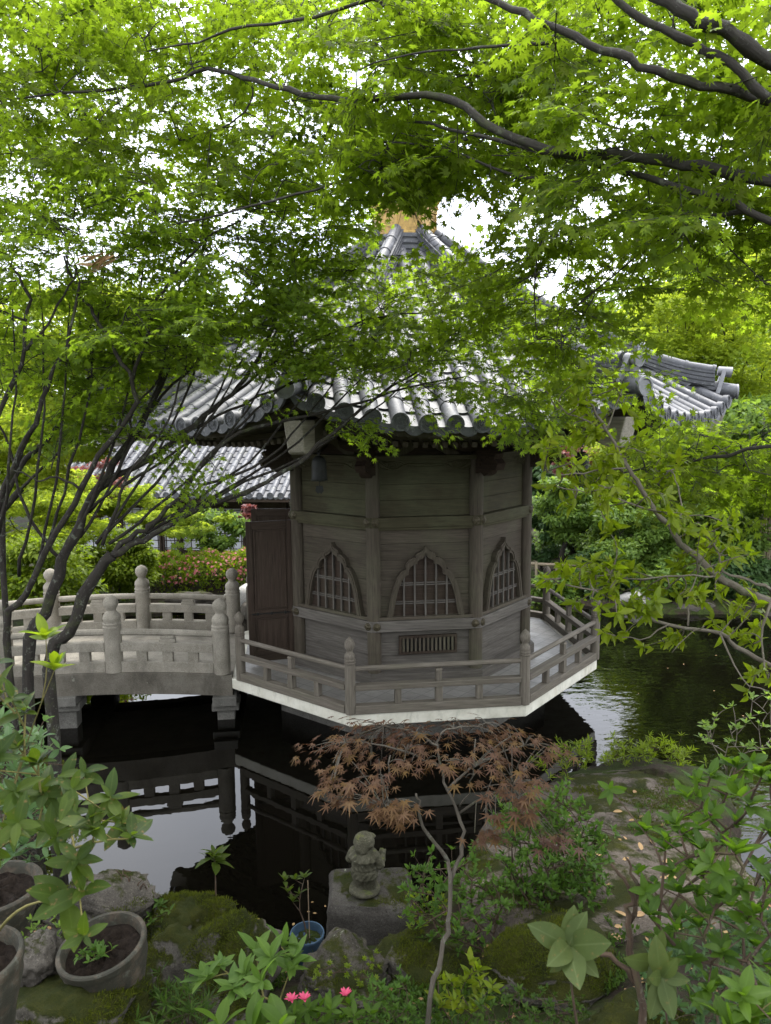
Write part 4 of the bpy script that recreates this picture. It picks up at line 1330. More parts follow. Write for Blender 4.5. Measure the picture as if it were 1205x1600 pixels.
def lump_tree(label, cx, cy, w, h, d, mat, T=DIAM, leaf=.13, nl=26, per=260, cat='tree', name='tree', group=None, trunk=M_BARK, ground=None, seed=0, flat=.55, depthr=None, lumpr=.3, trunk_r=.05, root=None):
    """tree or bush behind the pond: trunk with limbs and a crown of leaf clumps"""
    rs = np.random.default_rng(seed)
    c = at(cx, cy, d); rx, rz = w/2*d/FPX, h/2*d/FPX; ry = depthr or rx*.8
    gz = h1(c[0], c[1]) if ground is None else ground
    base = np.array([c[0]+rs.normal(0, .1*rx), c[1], gz-.05])
    if root is not None: base = np.array([root[0], root[1], h1(*root)-.05])
    o = thing(name, label, cat, tuple(base), group)
    m = MB()
    fork = base+(np.array([c[0], c[1], c[2]-rz*.5])-base)*.75 if c[2]-rz*.5 > gz+.2 else base+np.array([0, 0, .15])
    tr = trunk_r*max(.5, rz)
    m.tube(rough_path(np.array([base, (base+fork)/2+rs.normal(0, .04, 3), fork]), 4, .01), np.linspace(tr, tr*.7, 9), 8)
    P, D, N, Z = [], [], [], []
    nodes = np.array([fork])
    nl = int(nl*1.35)
    for i in range(nl):
        v = rs.normal(size=3); v /= np.linalg.norm(v)
        k = rs.uniform(.35, 1.0)**.5
        lc = c+v*np.array([rx, ry, rz])*k*.86
        lr = lumpr*min(rx, rz*1.3)*rs.uniform(.7, 1.35)
        dn = np.linalg.norm(nodes-lc, axis=1)+.45*np.linalg.norm(nodes-fork, axis=1); src = nodes[int(dn.argmin())]
        mid = (src+lc)/2+np.array([0, 0, .1*rz])+rs.normal(0, .1*np.linalg.norm(lc-src), 3)
        qb = bez(src, mid, lc, 8); k0 = .34 if len(nodes) == 1 else .2
        m.tube(qb, np.linspace(tr*k0, tr*.05, 8), 5, caps=False); nodes = np.concatenate([nodes, qb[2:7]])
        n = int(per*1.5*rs.uniform(.6, 1.4))
        u = rs.normal(size=(n, 3)); u /= np.linalg.norm(u, axis=1)[:, None]
        rr = rs.uniform(.25, 1.05, (n, 1))**.6
        p = lc+u*rr*np.array([lr*1.25, lr*1.25, lr*flat])
        p[:, 2] += .12*lr*np.sin(p[:, 0]*9/lr*.2)
        P.append(p); N.append(norm(u*np.array([.5, .5, .5])+np.array([0, 0, .9])+rs.normal(0, .35, (n, 3))))
        D.append(norm(u*np.array([1, 1, .3])+rs.normal(0, .5, (n, 3))+np.array([0, 0, -.25]))); Z.append(leaf*rs.uniform(.6, 1.3, n))
    m.build('trunk', trunk, o, smooth=True)
    cloud('crown', mat, o, T, np.concatenate(P), np.concatenate(D), np.concatenate(N), np.concatenate(Z))
    return o
# ================================================================== BACKGROUND TREES AND BUSHES
G1 = 'trees beyond the pond'
def bg(*a, **k): return lump_tree(*a, **k)
# left, behind the bridge
bg('yellow-green maple filling the left edge behind the dark stems', -30, 620, 230, 400, 14.0, M_FARMAPLE, MAPLE5, .105, 34, 300, seed=1, group=G1, name='maple_tree')
bg('bright yellow-green maple rooted on the left bank, crown above the bridge', 150, 560, 400, 290, 8.8, M_FARMAPLE, MAPLE5, .075, 34, 330, seed=2, group=G1, name='maple_tree', root=(-7.0, -2.7), depthr=1.1, flat=.4)
bg('leafy light maple rooted left of the bridge, in front of the house roof', 60, 700, 260, 130, 9.2, M_FARMAPLE, MAPLE5, .075, 18, 260, seed=14, group=G1, name='maple_tree', root=(-7.6, -1.9), depthr=.8, flat=.4)
bg('low light green maple in front of the left end of the house', 60, 800, 260, 150, 14.5, M_FARMAPLE, MAPLE5, .10, 22, 260, seed=3, group=G1, name='maple_tree', flat=.4)
bg('bright yellow-green maple behind the left end of the bridge', 120, 780, 300, 100, 17.5, M_FARMAPLE, MAPLE5, .11, 30, 300, seed=12, group=G1, name='maple_tree', flat=.4)
bg('small red maple standing before the left end of the tiled roof', 150, 770, 130, 130, 17.5, M_REDFAR, MAPLE5, .11, 14, 170, seed=4, name='red_maple', group=G1, flat=.4)
bg('green maple layer spreading under the house eave', 270, 815, 190, 60, 16.5, M_FARMAPLE, MAPLE5, .10, 16, 220, seed=5, group=G1, name='maple_tree', flat=.35)
bg('small round-leaved green tree in front of the paper screens', 345, 822, 100, 70, 17.8, M_FARGREEN, DIAM, .11, 16, 150, seed=6, group=G1)
bg('small red shrub between the paper screens and the open door', 388, 812, 36, 60, 18.2, M_REDFAR, DIAM, .11, 8, 110, seed=7, name='red_shrub', cat='shrub')
bg('loose light green shrub at the left end of the bridge', 60, 895, 190, 130, 13.2, M_HEDGE, DIAM, .10, 22, 240, seed=8, name='shrub', cat='shrub')
bg('yellow-green shrub behind the far parapet, left of the hedge', 185, 880, 120, 110, 14.8, M_HEDGE, DIAM, .085, 22, 260, seed=9, name='shrub', cat='shrub')
bg('tall dark green tree far behind the house', 300, 630, 330, 150, 32, M_DARKGREEN, DIAM, .32, 26, 260, seed=10, group=G1)
bg('tall mid-green tree far behind the left maples', 70, 600, 330, 200, 30, M_FARGREEN, DIAM, .32, 26, 260, seed=11, group=G1)
# right, behind the pavilion
bg('big light green maple rising behind the right end of the roof', 1130, 530, 330, 290, 18.5, M_FARMAPLE, MAPLE5, .15, 36, 300, seed=20, group=G1, name='maple_tree', flat=.4)
bg('darker green tree below the right roof corner', 1150, 700, 240, 190, 16.5, M_FARGREEN, DIAM, .14, 30, 280, seed=21, group=G1)
bg('slim green tree with a bare brown trunk right of the pavilion wall', 885, 790, 90, 120, 16.6, M_FARGREEN, DIAM, .11, 16, 170, seed=22, group=G1, trunk_r=.09)
bg('blue-green bush close against the right wall of the pavilion', 845, 830, 70, 120, 17.2, M_DARKGREEN, DIAM, .11, 14, 200, seed=23, name='bush', cat='bush')
bg('grey-green bush in the middle of the far bank', 985, 850, 170, 150, 16.4, M_FARGREEN, DIAM, .10, 26, 260, seed=24, name='bush', cat='bush')
bg('bright green bush behind the evergreen branch', 1000, 775, 150, 110, 17.4, M_HEDGE, DIAM, .11, 18, 220, seed=25, name='bush', cat='bush')
bg('dark green bush before the bamboo fence', 1120, 850, 150, 160, 15.6, M_FARGREEN, DIAM, .11, 24, 240, seed=26, name='bush', cat='bush')
bg('reddish-brown maple seen beyond the wind bell', 905, 720, 110, 90, 20, M_REDFAR, MAPLE5, .14, 14, 130, seed=27, name='red_maple', group=G1, flat=.4)
bg('small dark bush at the foot of the slim brown-trunked tree', 925, 885, 70, 70, 16.0, M_DARKGREEN, DIAM, .08, 12, 170, seed=28, name='bush', cat='bush')
bg('tall dark tree far behind the right bank', 1010, 690, 380, 330, 27, M_DARKGREEN, DIAM, .28, 34, 300, seed=29, group=G1)
bg('tall mid-green tree far right beyond the fence', 1230, 640, 330, 340, 25, M_FARGREEN, DIAM, .26, 30, 280, seed=30, group=G1)
bg('tall light green tree on the skyline above the right roof corner', 1090, 500, 300, 260, 33, M_FARGREEN, DIAM, .34, 34, 320, seed=33, group=G1)
bg('tall yellow-green tree on the skyline at the right edge', 1250, 470, 300, 330, 31, M_FARMAPLE, DIAM, .32, 34, 320, seed=34, group=G1)
bg('distant dark tree seen between wall and wind bell', 850, 730, 200, 260, 30, M_DARKGREEN, DIAM, .3, 22, 260, seed=31, group=G1)
bg('maple at the far right edge above the bamboo fence', 1215, 740, 170, 150, 14.6, M_MAPLE2, MAPLE5, .10, 22, 260, seed=32, group=G1, name='maple_tree', flat=.35)

for i, (cx, cy, w, h, d, mt, lb) in enumerate([
    (870, 930, 90, 60, 15.8, M_FARGREEN, 'low green shrub behind the far railing of the pavilion'),
    (960, 915, 110, 60, 15.7, M_DARKGREEN, 'low dark shrub on the bank left of the pale rock'),
    (1050, 905, 120, 80, 15.5, M_FARGREEN, 'mid-green shrub above the long dark rock'),
    (1150, 900, 120, 90, 15.2, M_DARKGREEN, 'dark shrub in front of the left end of the bamboo fence'),
    (900, 850, 120, 130, 18.5, M_FARGREEN, 'loose green bush behind the slim brown-trunked tree'),
    (1060, 800, 160, 150, 18.5, M_FARGREEN, 'mid-green bush rising behind the grey-green bush'),
    (940, 790, 130, 150, 19.5, M_DARKGREEN, 'dark bush filling the gap behind the wind bell'),
    (1190, 830, 120, 160, 17.5, M_DARKGREEN, 'dark bush behind the bamboo fence'),
    (1010, 720, 150, 130, 19.0, M_FARMAPLE, 'light green bush under the far right roof corner')]):
    bg(lb, cx, cy, w, h, d, mt, DIAM, .11, 20, 260, seed=60+i, name='bush', cat='bush', flat=.7)
# azalea hedge with salmon flowers
hc0, hc1 = at(175, 900, 16.1), at(412, 900, 16.6)
hg = thing('azalea_hedge', 'clipped azalea hedge dotted with salmon flowers behind the bridge', 'hedge', tuple(((hc0+hc1)/2*[1, 1, 0])+[0, 0, -.6]))
hz0, hz1 = -.62, at(300, 866, 16.3)[2]
n = 9000
u = rng.random(n); a = rng.uniform(0, 2*math.pi, n)
def hedge_pts(n, lo=0.0):
    u = rng.random(n)
    k = rng.uniform(lo, 1, n)
    prof = lambda v: .62*np.clip(1-np.abs(v-.55)**3*2.2, .3, 1)
    p = hc0[None]*(1-u[:, None])+hc1[None]*u[:, None]
    th = rng.uniform(-.25*math.pi, 1.05*math.pi, n)
    hgt_ = (hz1-hz0)*(1+.05*np.sin(u*23)+.04*np.sin(u*51))
    y = -np.cos(th)*.62*(.86+.14*k); z = hz0+hgt_*np.clip(.42+np.sin(th)*.58*(.86+.14*k), .03, 1.1)
    nn = np.stack([rng.normal(0, .3, n), -np.cos(th), np.maximum(.2, np.sin(th))], 1)
    return np.stack([p[:, 0], p[:, 1]+y, z], 1), norm(nn)
p, nn = hedge_pts(15000)
k = rng.random(len(p)) < np.clip((p[:, 2]-hz0-.22)/.3, .12, 1)
p, nn = p[k], nn[k]
cloud('foliage', M_HEDGE, hg, DIAM, p+rng.normal(0, .025, p.shape), norm(nn+rng.normal(0, .7, p.shape)), norm(nn+rng.normal(0, .5, p.shape)), rng.uniform(.05, .085, len(p)))
p, nn = hedge_pts(760, .92); k = p[:, 2] > hz0+.35
f = cloud('flowers', M_PINK, hg, MAPLE5, p[k]+nn[k]*.04, norm(rng.normal(size=p[k].shape)), nn[k], rng.uniform(.07, .115, k.sum()))
f['kind'] = 'stuff'
m = MB()
for _ in range(150):
    t = rng.random(); p0 = hc0*(1-t)+hc1*t; p0 = np.array([p0[0], p0[1]+rng.uniform(-.5, .1), hz0-.05])
    m.tube([p0, p0+[rng.normal(0, .08), rng.normal(0, .08), .35], p0+[rng.normal(0, .2), rng.normal(-.1, .2), .7]], [.012, .009, .005], 4, caps=False)
m.build('stems', M_STEM, hg)

# ================================================================== OVERHANGING MAPLE (trunk outside the frame at right)
tb = at(1560, 500, 3.5); tb = np.array([tb[0], tb[1], h1(tb[0], tb[1])-.1])
om = thing('maple_tree', 'spreading green maple whose long limbs reach in from the right across the top', 'tree', tuple(tb))
m = MB(); nodes = []
ttop = at(1540, -250, 3.4)
TR = rough_path(np.array([tb, tb*.6+ttop*.4+[.08, .05, 0], ttop]), 6, .012)
m.tube(TR, np.linspace(.13, .075, len(TR)), 12)
J = lambda px, py: (px, py)
OV = [
 ([(1545, 330), (1380, 300), (1205, 282), (1120, 265), (1040, 250), (960, 240), (880, 238), (800, 214), (740, 178), (690, 152), (620, 152), (560, 155), (500, 152), (430, 136), (380, 122), (325, 107), (260, 128), (160, 142), (60, 150), (-40, 160)], [3.45, 3.5, 3.6, 3.9, 4.3, 4.8, 5.3], 15, 1.6),
 ([(1540, 230), (1350, 190), (1205, 158), (1120, 135), (1050, 120), (985, 90), (920, 70), (860, 40), (800, 15), (740, -20)], [3.4, 3.2, 3.1, 3.2, 3.4], 13, 6),
 ([(1535, 150), (1350, 150), (1205, 98), (1160, 66), (1110, 40), (1060, 15), (1010, -20), (940, -70)], [3.4, 3.1, 3.0, 3.1], 20, 11),
 ([(1205, 158), (1140, 96), (1090, 70), (1050, 52), (1000, 28), (950, -15)], [3.1, 3.15, 3.3], 11, 7),
 ([(1550, 420), (1380, 380), (1205, 346), (1150, 316), (1050, 290), (925, 255), (820, 230), (730, 208), (640, 190)], [3.45, 3.5, 3.55, 3.8, 4.1], 12, 2.4),
 ([(1172, 328), (1100, 338), (1000, 325), (900, 290), (800, 273), (695, 233), (600, 222)], [3.56, 3.8, 4.2], 6.5, 1.6),
 ([(800, 214), (765, 200), (690, 230), (620, 252), (540, 283), (463, 303), (350, 334), (257, 355), (190, 386), (120, 400)], [4.1, 4.4, 5.0], 5, 1.2),
 ([(740, -40), (640, -15), (560, 5), (463, 31), (360, 46), (310, 67), (230, 80)], [3.6, 4.2, 4.6], 5.5, 1.5),
 ([(870, 65), (800, 70), (720, 78), (640, 85), (560, 110)], [3.3, 3.8], 4, 1.2),
 ([(388, 122), (395, 150), (370, 185), (330, 205), (280, 220)], [4.75, 4.9], 3, 1.0),
 ([(1060, 255), (1020, 215), (960, 200), (900, 165)], [3.8, 4.0], 3, 1.2),
 ([(920, 250), (870, 320), (840, 400), (835, 470), (840, 520)], [4.0, 4.3], 2.6, 1.2),
 ([(1100, 338), (1040, 370), (960, 430), (900, 480)], [3.7, 4.3], 3, 1.2),
 ([(1560, 760), (1380, 690), (1205, 697), (1110, 714), (1030, 728), (940, 745)], [3.5, 4.2, 4.8, 5.2], 7, 1.6),
]
for pts, ds, r0, r1 in OV:
    P, rr = limb(m, pts, ds, None, r0*.68, r1*.8)
    nodes += list(P)
m.build('trunk', M_BARKR, om, smooth=True)
lv, tw = Leaves(), MB()
HOL = [[(585, 326), (640, 334), (690, 308), (755, 304), (768, 352), (735, 388), (690, 396), (592, 392)], [(562, 312), (700, 306), (775, 322), (770, 400), (580, 402)], [(806, 405), (905, 400), (915, 478), (820, 480)], [(688, 318), (740, 312), (752, 345), (722, 378), (690, 372)], [(826, 428), (880, 415), (892, 460), (845, 468)], [(1000, 112), (1088, 74), (1140, 88), (1098, 132), (1040, 142)],
       [(1130, 42), (1215, 18), (1215, 80), (1165, 66)], [(48, 236), (100, 222), (126, 262), (80, 282)], [(275, -10), (330, -10), (322, 52), (290, 46)], [(592, 330), (690, 326), (690, 388), (600, 383)], [(940, 250), (980, 262), (960, 285), (930, 280)]]
tg = []
tg += targets([(850, -70), (1270, -70), (1270, 330), (1000, 330), (850, 290)], 150, (3.25, 4.8), HOL)
tg += targets([(520, -70), (850, -70), (850, 290), (760, 310), (690, 300), (560, 310), (520, 250)], 175, (3.9, 5.6), HOL)
tg += targets([(-60, -70), (520, -70), (520, 300), (300, 310), (-60, 270)], 335, (4.6, 6.8), HOL)
tg += targets([(580, 235), (705, 235), (705, 322), (580, 322)], 15, (4.2, 5.6))
tg += targets([(1000, 300), (1260, 300), (1260, 480), (1080, 450), (980, 400)], 50, (3.9, 5.6), HOL)
tg += targets([(740, 340), (980, 330), (1000, 450), (930, 560), (830, 560), (750, 470)], 44, (4.2, 5.4), HOL)
tg += targets([(960, 690), (1260, 640), (1260, 790), (1100, 770), (960, 760)], 48, (4.6, 5.8))
grow(nodes, tg, tw, lv, .078, (.4, .72), .006, tilt=.45)
tw.build('twigs', M_BARKR, om, smooth=True)
lv.build('crown', M_MAPLE, om, MAPLE7, clear([HOL[0], HOL[4]], .07))
print('overhang leaves', len(lv.p))

# ================================================================== LEFT MANY-STEMMED MAPLE
bx = at(62, 1075, 5.2)
lb = np.array([bx[0], bx[1], h1(bx[0], bx[1])])
lm = thing('maple_tree', 'dark multi-stemmed maple leaning right from the left bank in front of the bridge', 'tree', tuple(lb))
def px_of(P): return pj(P)
m = MB(); nodes = []
b0, b1 = px_of(lb-[0, 0, .1])
LV = [
 ([(b0-18, b1), (44, 1050), (72, 958), (96, 875), (119, 835), (137, 792), (160, 752), (183, 716), (225, 655), (260, 578), (275, 533), (302, 452), (317, 391), (330, 330)], [5.2, 5.2, 5.3, 5.5, 5.7], 17, 2.5),
 ([(b0+14, b1), (76, 1046), (107, 990), (147, 903), (175, 868)], [5.15, 5.1], 17, 11),
 ([(137, 792), (145, 781), (183, 742), (244, 712), (290, 674), (328, 643), (363, 617), (393, 575), (416, 536), (435, 483), (447, 437), (470, 380)], [5.27, 5.4, 5.6], 10, 2),
 ([(175, 868), (206, 850), (239, 835), (319, 791), (382, 771), (430, 744), (480, 714), (540, 660), (575, 632), (612, 603), (660, 575)], [5.1, 5.4, 5.7], 9, 2),
 ([(147, 903), (180, 862), (215, 830), (247, 812), (295, 755), (335, 704), (398, 668), (480, 650), (560, 630), (640, 605), (720, 590)], [5.1, 5.3, 5.8], 8.5, 1.6),
 ([(b0-30, b1), (10, 1000), (40, 930), (88, 831), (126, 765), (153, 712), (206, 643), (206, 597), (179, 548), (145, 490), (118, 452), (100, 400)], [5.2, 4.9, 4.8, 4.9], 10, 2.2),
 ([(206, 600), (229, 533), (237, 487), (267, 437), (317, 380), (375, 345)], [4.87, 5.0], 5, 1.8),
 ([(b0-36, b1), (-20, 990), (-4, 800), (34, 700), (57, 662), (65, 624), (99, 555), (110, 513), (125, 440)], [5.2, 4.7, 4.6], 10, 2.4),
 ([(-30, 760), (0, 643), (34, 571), (40, 498), (42, 456), (20, 420)], [4.65, 4.6], 7, 2.4), ([(40, 548), (76, 506), (99, 464), (120, 420)], [4.6, 4.7], 4, 1.6), ([(38, 500), (10, 488), (-20, 486)], [4.6, 4.6], 3, 1.6),
 ([(b0-30, b1), (5, 890), (23, 746), (80, 681), (126, 609), (179, 563), (229, 510), (275, 468), (330, 430)], [5.2, 5.5, 5.6], 9, 2),
 ([(363, 617), (420, 571), (460, 548), (530, 515), (600, 495), (680, 485)], [5.45, 5.7], 3.6, 1.4),
 ([(290, 674), (360, 640), (430, 610), (520, 580), (610, 560), (700, 548)], [5.4, 5.9], 4, 1.3),
 ([(335, 704), (400, 640), (450, 600), (500, 575), (560, 540)], [5.45, 5.8], 3.5, 1.2),
 ([(260, 578), (300, 552), (350, 520), (410, 500), (470, 470)], [5.5, 5.6], 3.2, 1.2),
 ([(225, 655), (270, 600), (320, 555), (380, 470), (400, 420)], [5.4, 5.5], 4, 1.4),
 ([(96, 875), (60, 830), (30, 770), (15, 700), (-10, 640)], [5.3, 5.2], 5, 2),
 ([(126, 765), (90, 745), (60, 752), (20, 735)], [4.85, 4.8], 3.5, 1.4),
 ([(183, 742), (200, 690), (210, 640), (250, 590), (262, 520)], [5.3, 5.1], 4.5, 1.6),
 ([(160, 852), (185, 790), (205, 735), (240, 690)], [5.1, 5.0], 5, 2),
 ([(612, 603), (660, 560), (730, 530), (800, 510)], [5.65, 5.9], 2, 1),
]
for ex, ey, sx, sy, dd in ((60, 420, 30, 900, 4.9), (105, 395, 60, 880, 5.0), (160, 385, 75, 850, 5.1), (225, 400, 110, 860, 5.2), (290, 410, 125, 840, 5.3), (345, 440, 150, 850, 5.4), (405, 470, 160, 840, 5.5), (470, 500, 170, 850, 5.5), (530, 540, 200, 850, 5.6), (600, 555, 230, 835, 5.7), (655, 585, 260, 810, 5.7), (20, 460, -10, 880, 4.7), (300, 520, 140, 800, 5.0), (520, 600, 280, 775, 5.5), (380, 560, 190, 760, 5.3)):
    mx_, my_ = (sx+ex)/2+18+rng.normal(0, 6), (sy+ey)/2+26+rng.normal(0, 6)
    LV.append(([(sx, sy), (sx*.62+mx_*.38+4, sy*.62+my_*.38), (mx_, my_), (mx_*.5+ex*.5+5, my_*.5+ey*.5), (ex, ey)], [5.25, dd-.05, dd+.2], 4.6, 1.3))
for pts, ds, r0, r1 in LV:
    P, rr = limb(m, pts, ds, None, r0*.6, r1*.8, amp=.009)
    nodes += list(P)
m.build('trunk', M_BARK, lm, smooth=True)
nodes = [p for p in nodes if pj(p)[1] < 720]
lv, tw = Leaves(), MB()
HL = [[(585, 326), (640, 334), (690, 308), (755, 304), (768, 352), (735, 388), (690, 396), (592, 392)], [(562, 312), (700, 306), (775, 322), (770, 400), (580, 402)], [(806, 405), (905, 400), (915, 478), (820, 480)], [(210, 595), (330, 590), (420, 600), (420, 660), (230, 665)], [(440, 590), (560, 590), (560, 650), (440, 660)], [(592, 330), (690, 326), (690, 388), (600, 383)], [(690, 318), (752, 318), (752, 378), (690, 375)], [(340, 520), (400, 530), (390, 560), (345, 555)], [(820, 420), (890, 415), (892, 465), (835, 470)]]
tg = []
tg += targets([(-60, 270), (300, 300), (420, 290), (420, 440), (200, 440), (-60, 430)], 100, (4.3, 5.9), HL)
tg += targets([(400, 300), (580, 300), (600, 400), (740, 410), (800, 450), (620, 480), (400, 470)], 80, (4.9, 6.2), HL)
tg += targets([(330, 460), (620, 470), (860, 460), (980, 540), (960, 610), (800, 600), (700, 630), (600, 600), (420, 560)], 135, (5.0, 6.3), HL)
tg += targets([(-60, 430), (200, 440), (330, 460), (300, 560), (-60, 600)], 60, (4.3, 5.6), HL)
tg += targets([(70, 570), (235, 560), (232, 690), (90, 690)], 34, (5.0, 5.7))
tg += targets([(120, 470), (460, 470), (460, 580), (300, 590), (150, 600)], 62, (5.0, 6.0), HL)
tg += targets([(180, 380), (430, 390), (430, 490), (300, 520), (180, 480)], 24, (5.2, 6.2))
tg += targets([(560, 400), (740, 410), (800, 470), (600, 480)], 6, (5.2, 6.2), HL)
tg += targets([(640, 600), (900, 590), (900, 660), (780, 690), (650, 640)], 26, (5.0, 5.9), HL)
tg += targets([(500, 640), (580, 640), (570, 680), (520, 680)], 4, (5.4, 5.7))
tg += targets([(250, 680), (330, 690), (330, 790), (260, 770)], 4, (5.1, 5.5))
grow(nodes, tg, tw, lv, .067, (.38, .66), .006, tilt=.45)
tw.build('twigs', M_BARK, lm, smooth=True)
ROOFGAP = [[(870, 500), (1000, 490), (1015, 640), (960, 660), (890, 620)], [(560, 590), (700, 575), (720, 640), (600, 650)]]
_c1, _c2 = clear([HL[0]]+HL[3:], .12), clear(ROOFGAP, .35)
lv.build('crown', M_MAPLE2, lm, MAPLE7, lambda p: _c1(p) & _c2(p))
print('left leaves', len(lv.p))
dead = Leaves(); 
for _ in range(16): dead.add(at(165, 400, 4.4)+rng.normal(0, [.05, .03, .03]), norm(np.array([-.8, .1, -.45])+rng.normal(0, .2, 3)), norm(rng.normal(size=3)), .13)
dv = tag(dead.build('leaf_clump', M_DRY, None, NEEDLE), 'withered brown leaf clump hanging in the left maple crown', 'leaf clump')

# ================================================================== EVERGREEN WITH GLOSSY YELLOW-GREEN LEAVES (right)
eb = at(1420, 1180, 4.1); eb = np.array([eb[0], eb[1], min(h1(eb[0], eb[1]), eb[2])-.05])
ev = thing('evergreen_tree', 'slender evergreen reaching in from the right with glossy yellow-green oval leaves', 'tree', tuple(eb))
m = MB(); nodes = []
e0, e1 = pj(eb)
EV = [
 ([(e0, e1), (1330, 1010), (1205, 941), (1160, 924), (1122, 900), (1097, 878), (1069, 854), (1052, 833), (1024, 798), (1000, 760), (982, 731), (947, 672), (930, 645), (915, 615), (908, 580)], [4.1, 4.1, 4.0, 4.0], 10, 1.6),
 ([(1205, 922), (1170, 906), (1129, 893), (1125, 868), (1108, 842), (1090, 815)], [4.05, 4.1], 3.4, 1.2),
 ([(e0, e1), (1300, 1085), (1205, 1040), (1150, 1011), (1125, 989), (1045, 976), (996, 955), (947, 932), (890, 915), (850, 905)], [4.1, 3.9, 3.8, 3.7], 6, 1.2),
 ([(1052, 833), (1066, 800), (1060, 760), (1048, 735)], [4.0, 4.1], 2, 1), ([(947, 672), (960, 640), (975, 600)], [4.0, 4.1], 2, 1), ([(1024, 798), (980, 785), (920, 770), (870, 760)], [4.0, 3.9], 2.2, 1),
 ([(982, 731), (930, 735), (880, 742), (850, 738)], [4.0, 3.9], 2, 1), ([(947, 672), (900, 650), (870, 640)], [4.0, 3.9], 2, 1),
 ([(1045, 976), (1000, 1000), (950, 990)], [3.8, 3.8], 1.6, .8), ([(1125, 989), (1160, 1060), (1200, 1080)], [3.8, 3.7], 2, 1), ([(1075, 978), (1075, 930), (1090, 895)], [3.8, 3.9], 2, 1), ([(1100, 978), (1085, 985), (1050, 1020)], [3.8, 3.8], 1.4, .8),
 ([(1122, 900), (1065, 900), (1000, 905), (930, 900)], [4.0, 3.85], 2.2, 1), ([(1205, 941), (1190, 1000), (1200, 1060)], [4.0, 3.9], 3, 1.5)]
for pts, ds, r0, r1 in EV:
    P, rr = limb(m, pts, ds, None, r0*.8, r1*.7); nodes += list(P)
lv = Leaves(); A = np.array(nodes)
tips = []
for poly, n in (([(840, 600), (960, 560), (990, 640), (960, 700), (860, 690)], 22), ([(832, 690), (960, 690), (1000, 760), (900, 800), (840, 770)], 20), ([(850, 880), (1070, 860), (1075, 950), (960, 965), (850, 930)], 36),
                ([(1040, 800), (1170, 795), (1190, 870), (1060, 880)], 18), ([(990, 640), (1060, 700), (1060, 780), (1000, 780)], 9), ([(1080, 920), (1205, 930), (1200, 1010), (1090, 990)], 12), ([(930, 980), (1060, 985), (1060, 1025), (950, 1000)], 5), ([(1150, 1040), (1210, 1050), (1210, 1090), (1170, 1085)], 4), ([(870, 760), (990, 780), (960, 850), (880, 830)], 5)):
    for x, y in sample_poly(poly, n): tips.append(at(x, y, rng.uniform(3.6, 4.3)))
for t in tips:
    j = int(np.linalg.norm(A-t, axis=1).argmin()); p = A[j]
    q = bez(p, (p+t)/2+rng.normal(0, .05, 3), t, 6)
    m.tube(q, np.linspace(.0045, .002, 6), 5, caps=False)
    d = norm((t-p)*[1, 1, .5]+[0, 0, .06]); whorl(lv, t, d, int(rng.integers(4, 7)), .085, .8, .3, .25)
    for k in (1, 2, 3, 4, 5):
        for _ in range(2):
            ld = norm(d*.8+rng.normal(0, .6, 3)+[0, 0, -.25]); lv.add(q[k]+rng.normal(0, .012, 3), ld, norm(UP+rng.normal(0, .45, 3)), .08*rng.uniform(.6, 1.1))
m.build('trunk', M_BARKP, ev, smooth=True)
lv.build('crown', M_EVER, ev, oval_template(.185, 5, .045, -.25, pw=.85))

M_STEMG = mk_bark('greyish_stem', (.04, .034, .026), (.095, .082, .062), .35, (.16, .17, .13))
# ================================================================== RED MAPLE IN THE FOREGROUND
rb = at(661, 1600, 3.35); rb[2] = h1(rb[0], rb[1])-.05
rm = thing('red_maple', 'small bronze-red maple with a domed crown over the dark water, thin pale trunk', 'tree', tuple(rb))
m = MB(); r0x, r0y = pj(rb); nodes = []
for pts, ds, a, b in [([(r0x, r0y), (672, 1560), (690, 1490), (700, 1440), (704, 1380), (700, 1345)], [3.35, 3.5, 3.65], 4.6, 3.0),
                      ([(700, 1345), (680, 1318), (660, 1290), (654, 1262), (650, 1240)], [3.65, 3.6], 3.2, 1.5), ([(704, 1375), (716, 1345), (722, 1310), (716, 1272), (700, 1235), (690, 1200), (684, 1165)], [3.62, 3.8], 3.4, 1.6),
                      ([(700, 1235), (730, 1205), (770, 1180), (820, 1165)], [3.75, 3.9], 2.6, 1), ([(690, 1200), (650, 1180), (600, 1165), (540, 1160)], [3.78, 3.7], 2.2, 1), ([(684, 1165), (690, 1145), (720, 1135), (760, 1130)], [3.8, 3.9], 2, 1),
                      ([(684, 1165), (650, 1145), (600, 1135)], [3.8, 3.9], 2, 1), ([(716, 1272), (760, 1245), (800, 1230)], [3.72, 3.5], 2, 1), ([(654, 1262), (620, 1250), (600, 1262)], [3.6, 3.4], 1.6, .8), ([(718, 1260), (735, 1235), (740, 1200)], [3.72, 3.6], 1.6, .8), ([(610, 1180), (607, 1220), (605, 1260)], [3.7, 3.6], 1.2, .8)]:
    P, rr = limb(m, pts, ds, None, a, b, n=8); nodes += list(P)
A = np.array([p for p in nodes if pj(p)[1] < 1300]); lv = Leaves()
def rl(x, y, d, L=.12, k=4):
    t = at(x, y, d); j = int(np.linalg.norm(A-t, axis=1).argmin()); p = A[j]
    q = bez(p, (p+t)/2+np.array([0, 0, .03]), t, 5); m.tube(q, np.linspace(.003, .0015, 5), 4, caps=False)
    out = norm((t-np.array(at(680, 1200, 3.75)))*[1, 1, 0]+rng.normal(0, .1, 3))
    for i in range(k):
        a = (i-(k-1)/2)*.75+rng.normal(0, .2); ld = np.array([out[0]*math.cos(a)-out[1]*math.sin(a), out[0]*math.sin(a)+out[1]*math.cos(a), -.2-rng.uniform(0, .3)])
        lv.add(t+norm(ld)*.04+rng.normal(0, .03, 3)*[1, 1, .35], ld, norm(UP+np.array([out[0], out[1], 0])*.2+rng.normal(0, .2, 3)), L*rng.uniform(.65, 1.12))
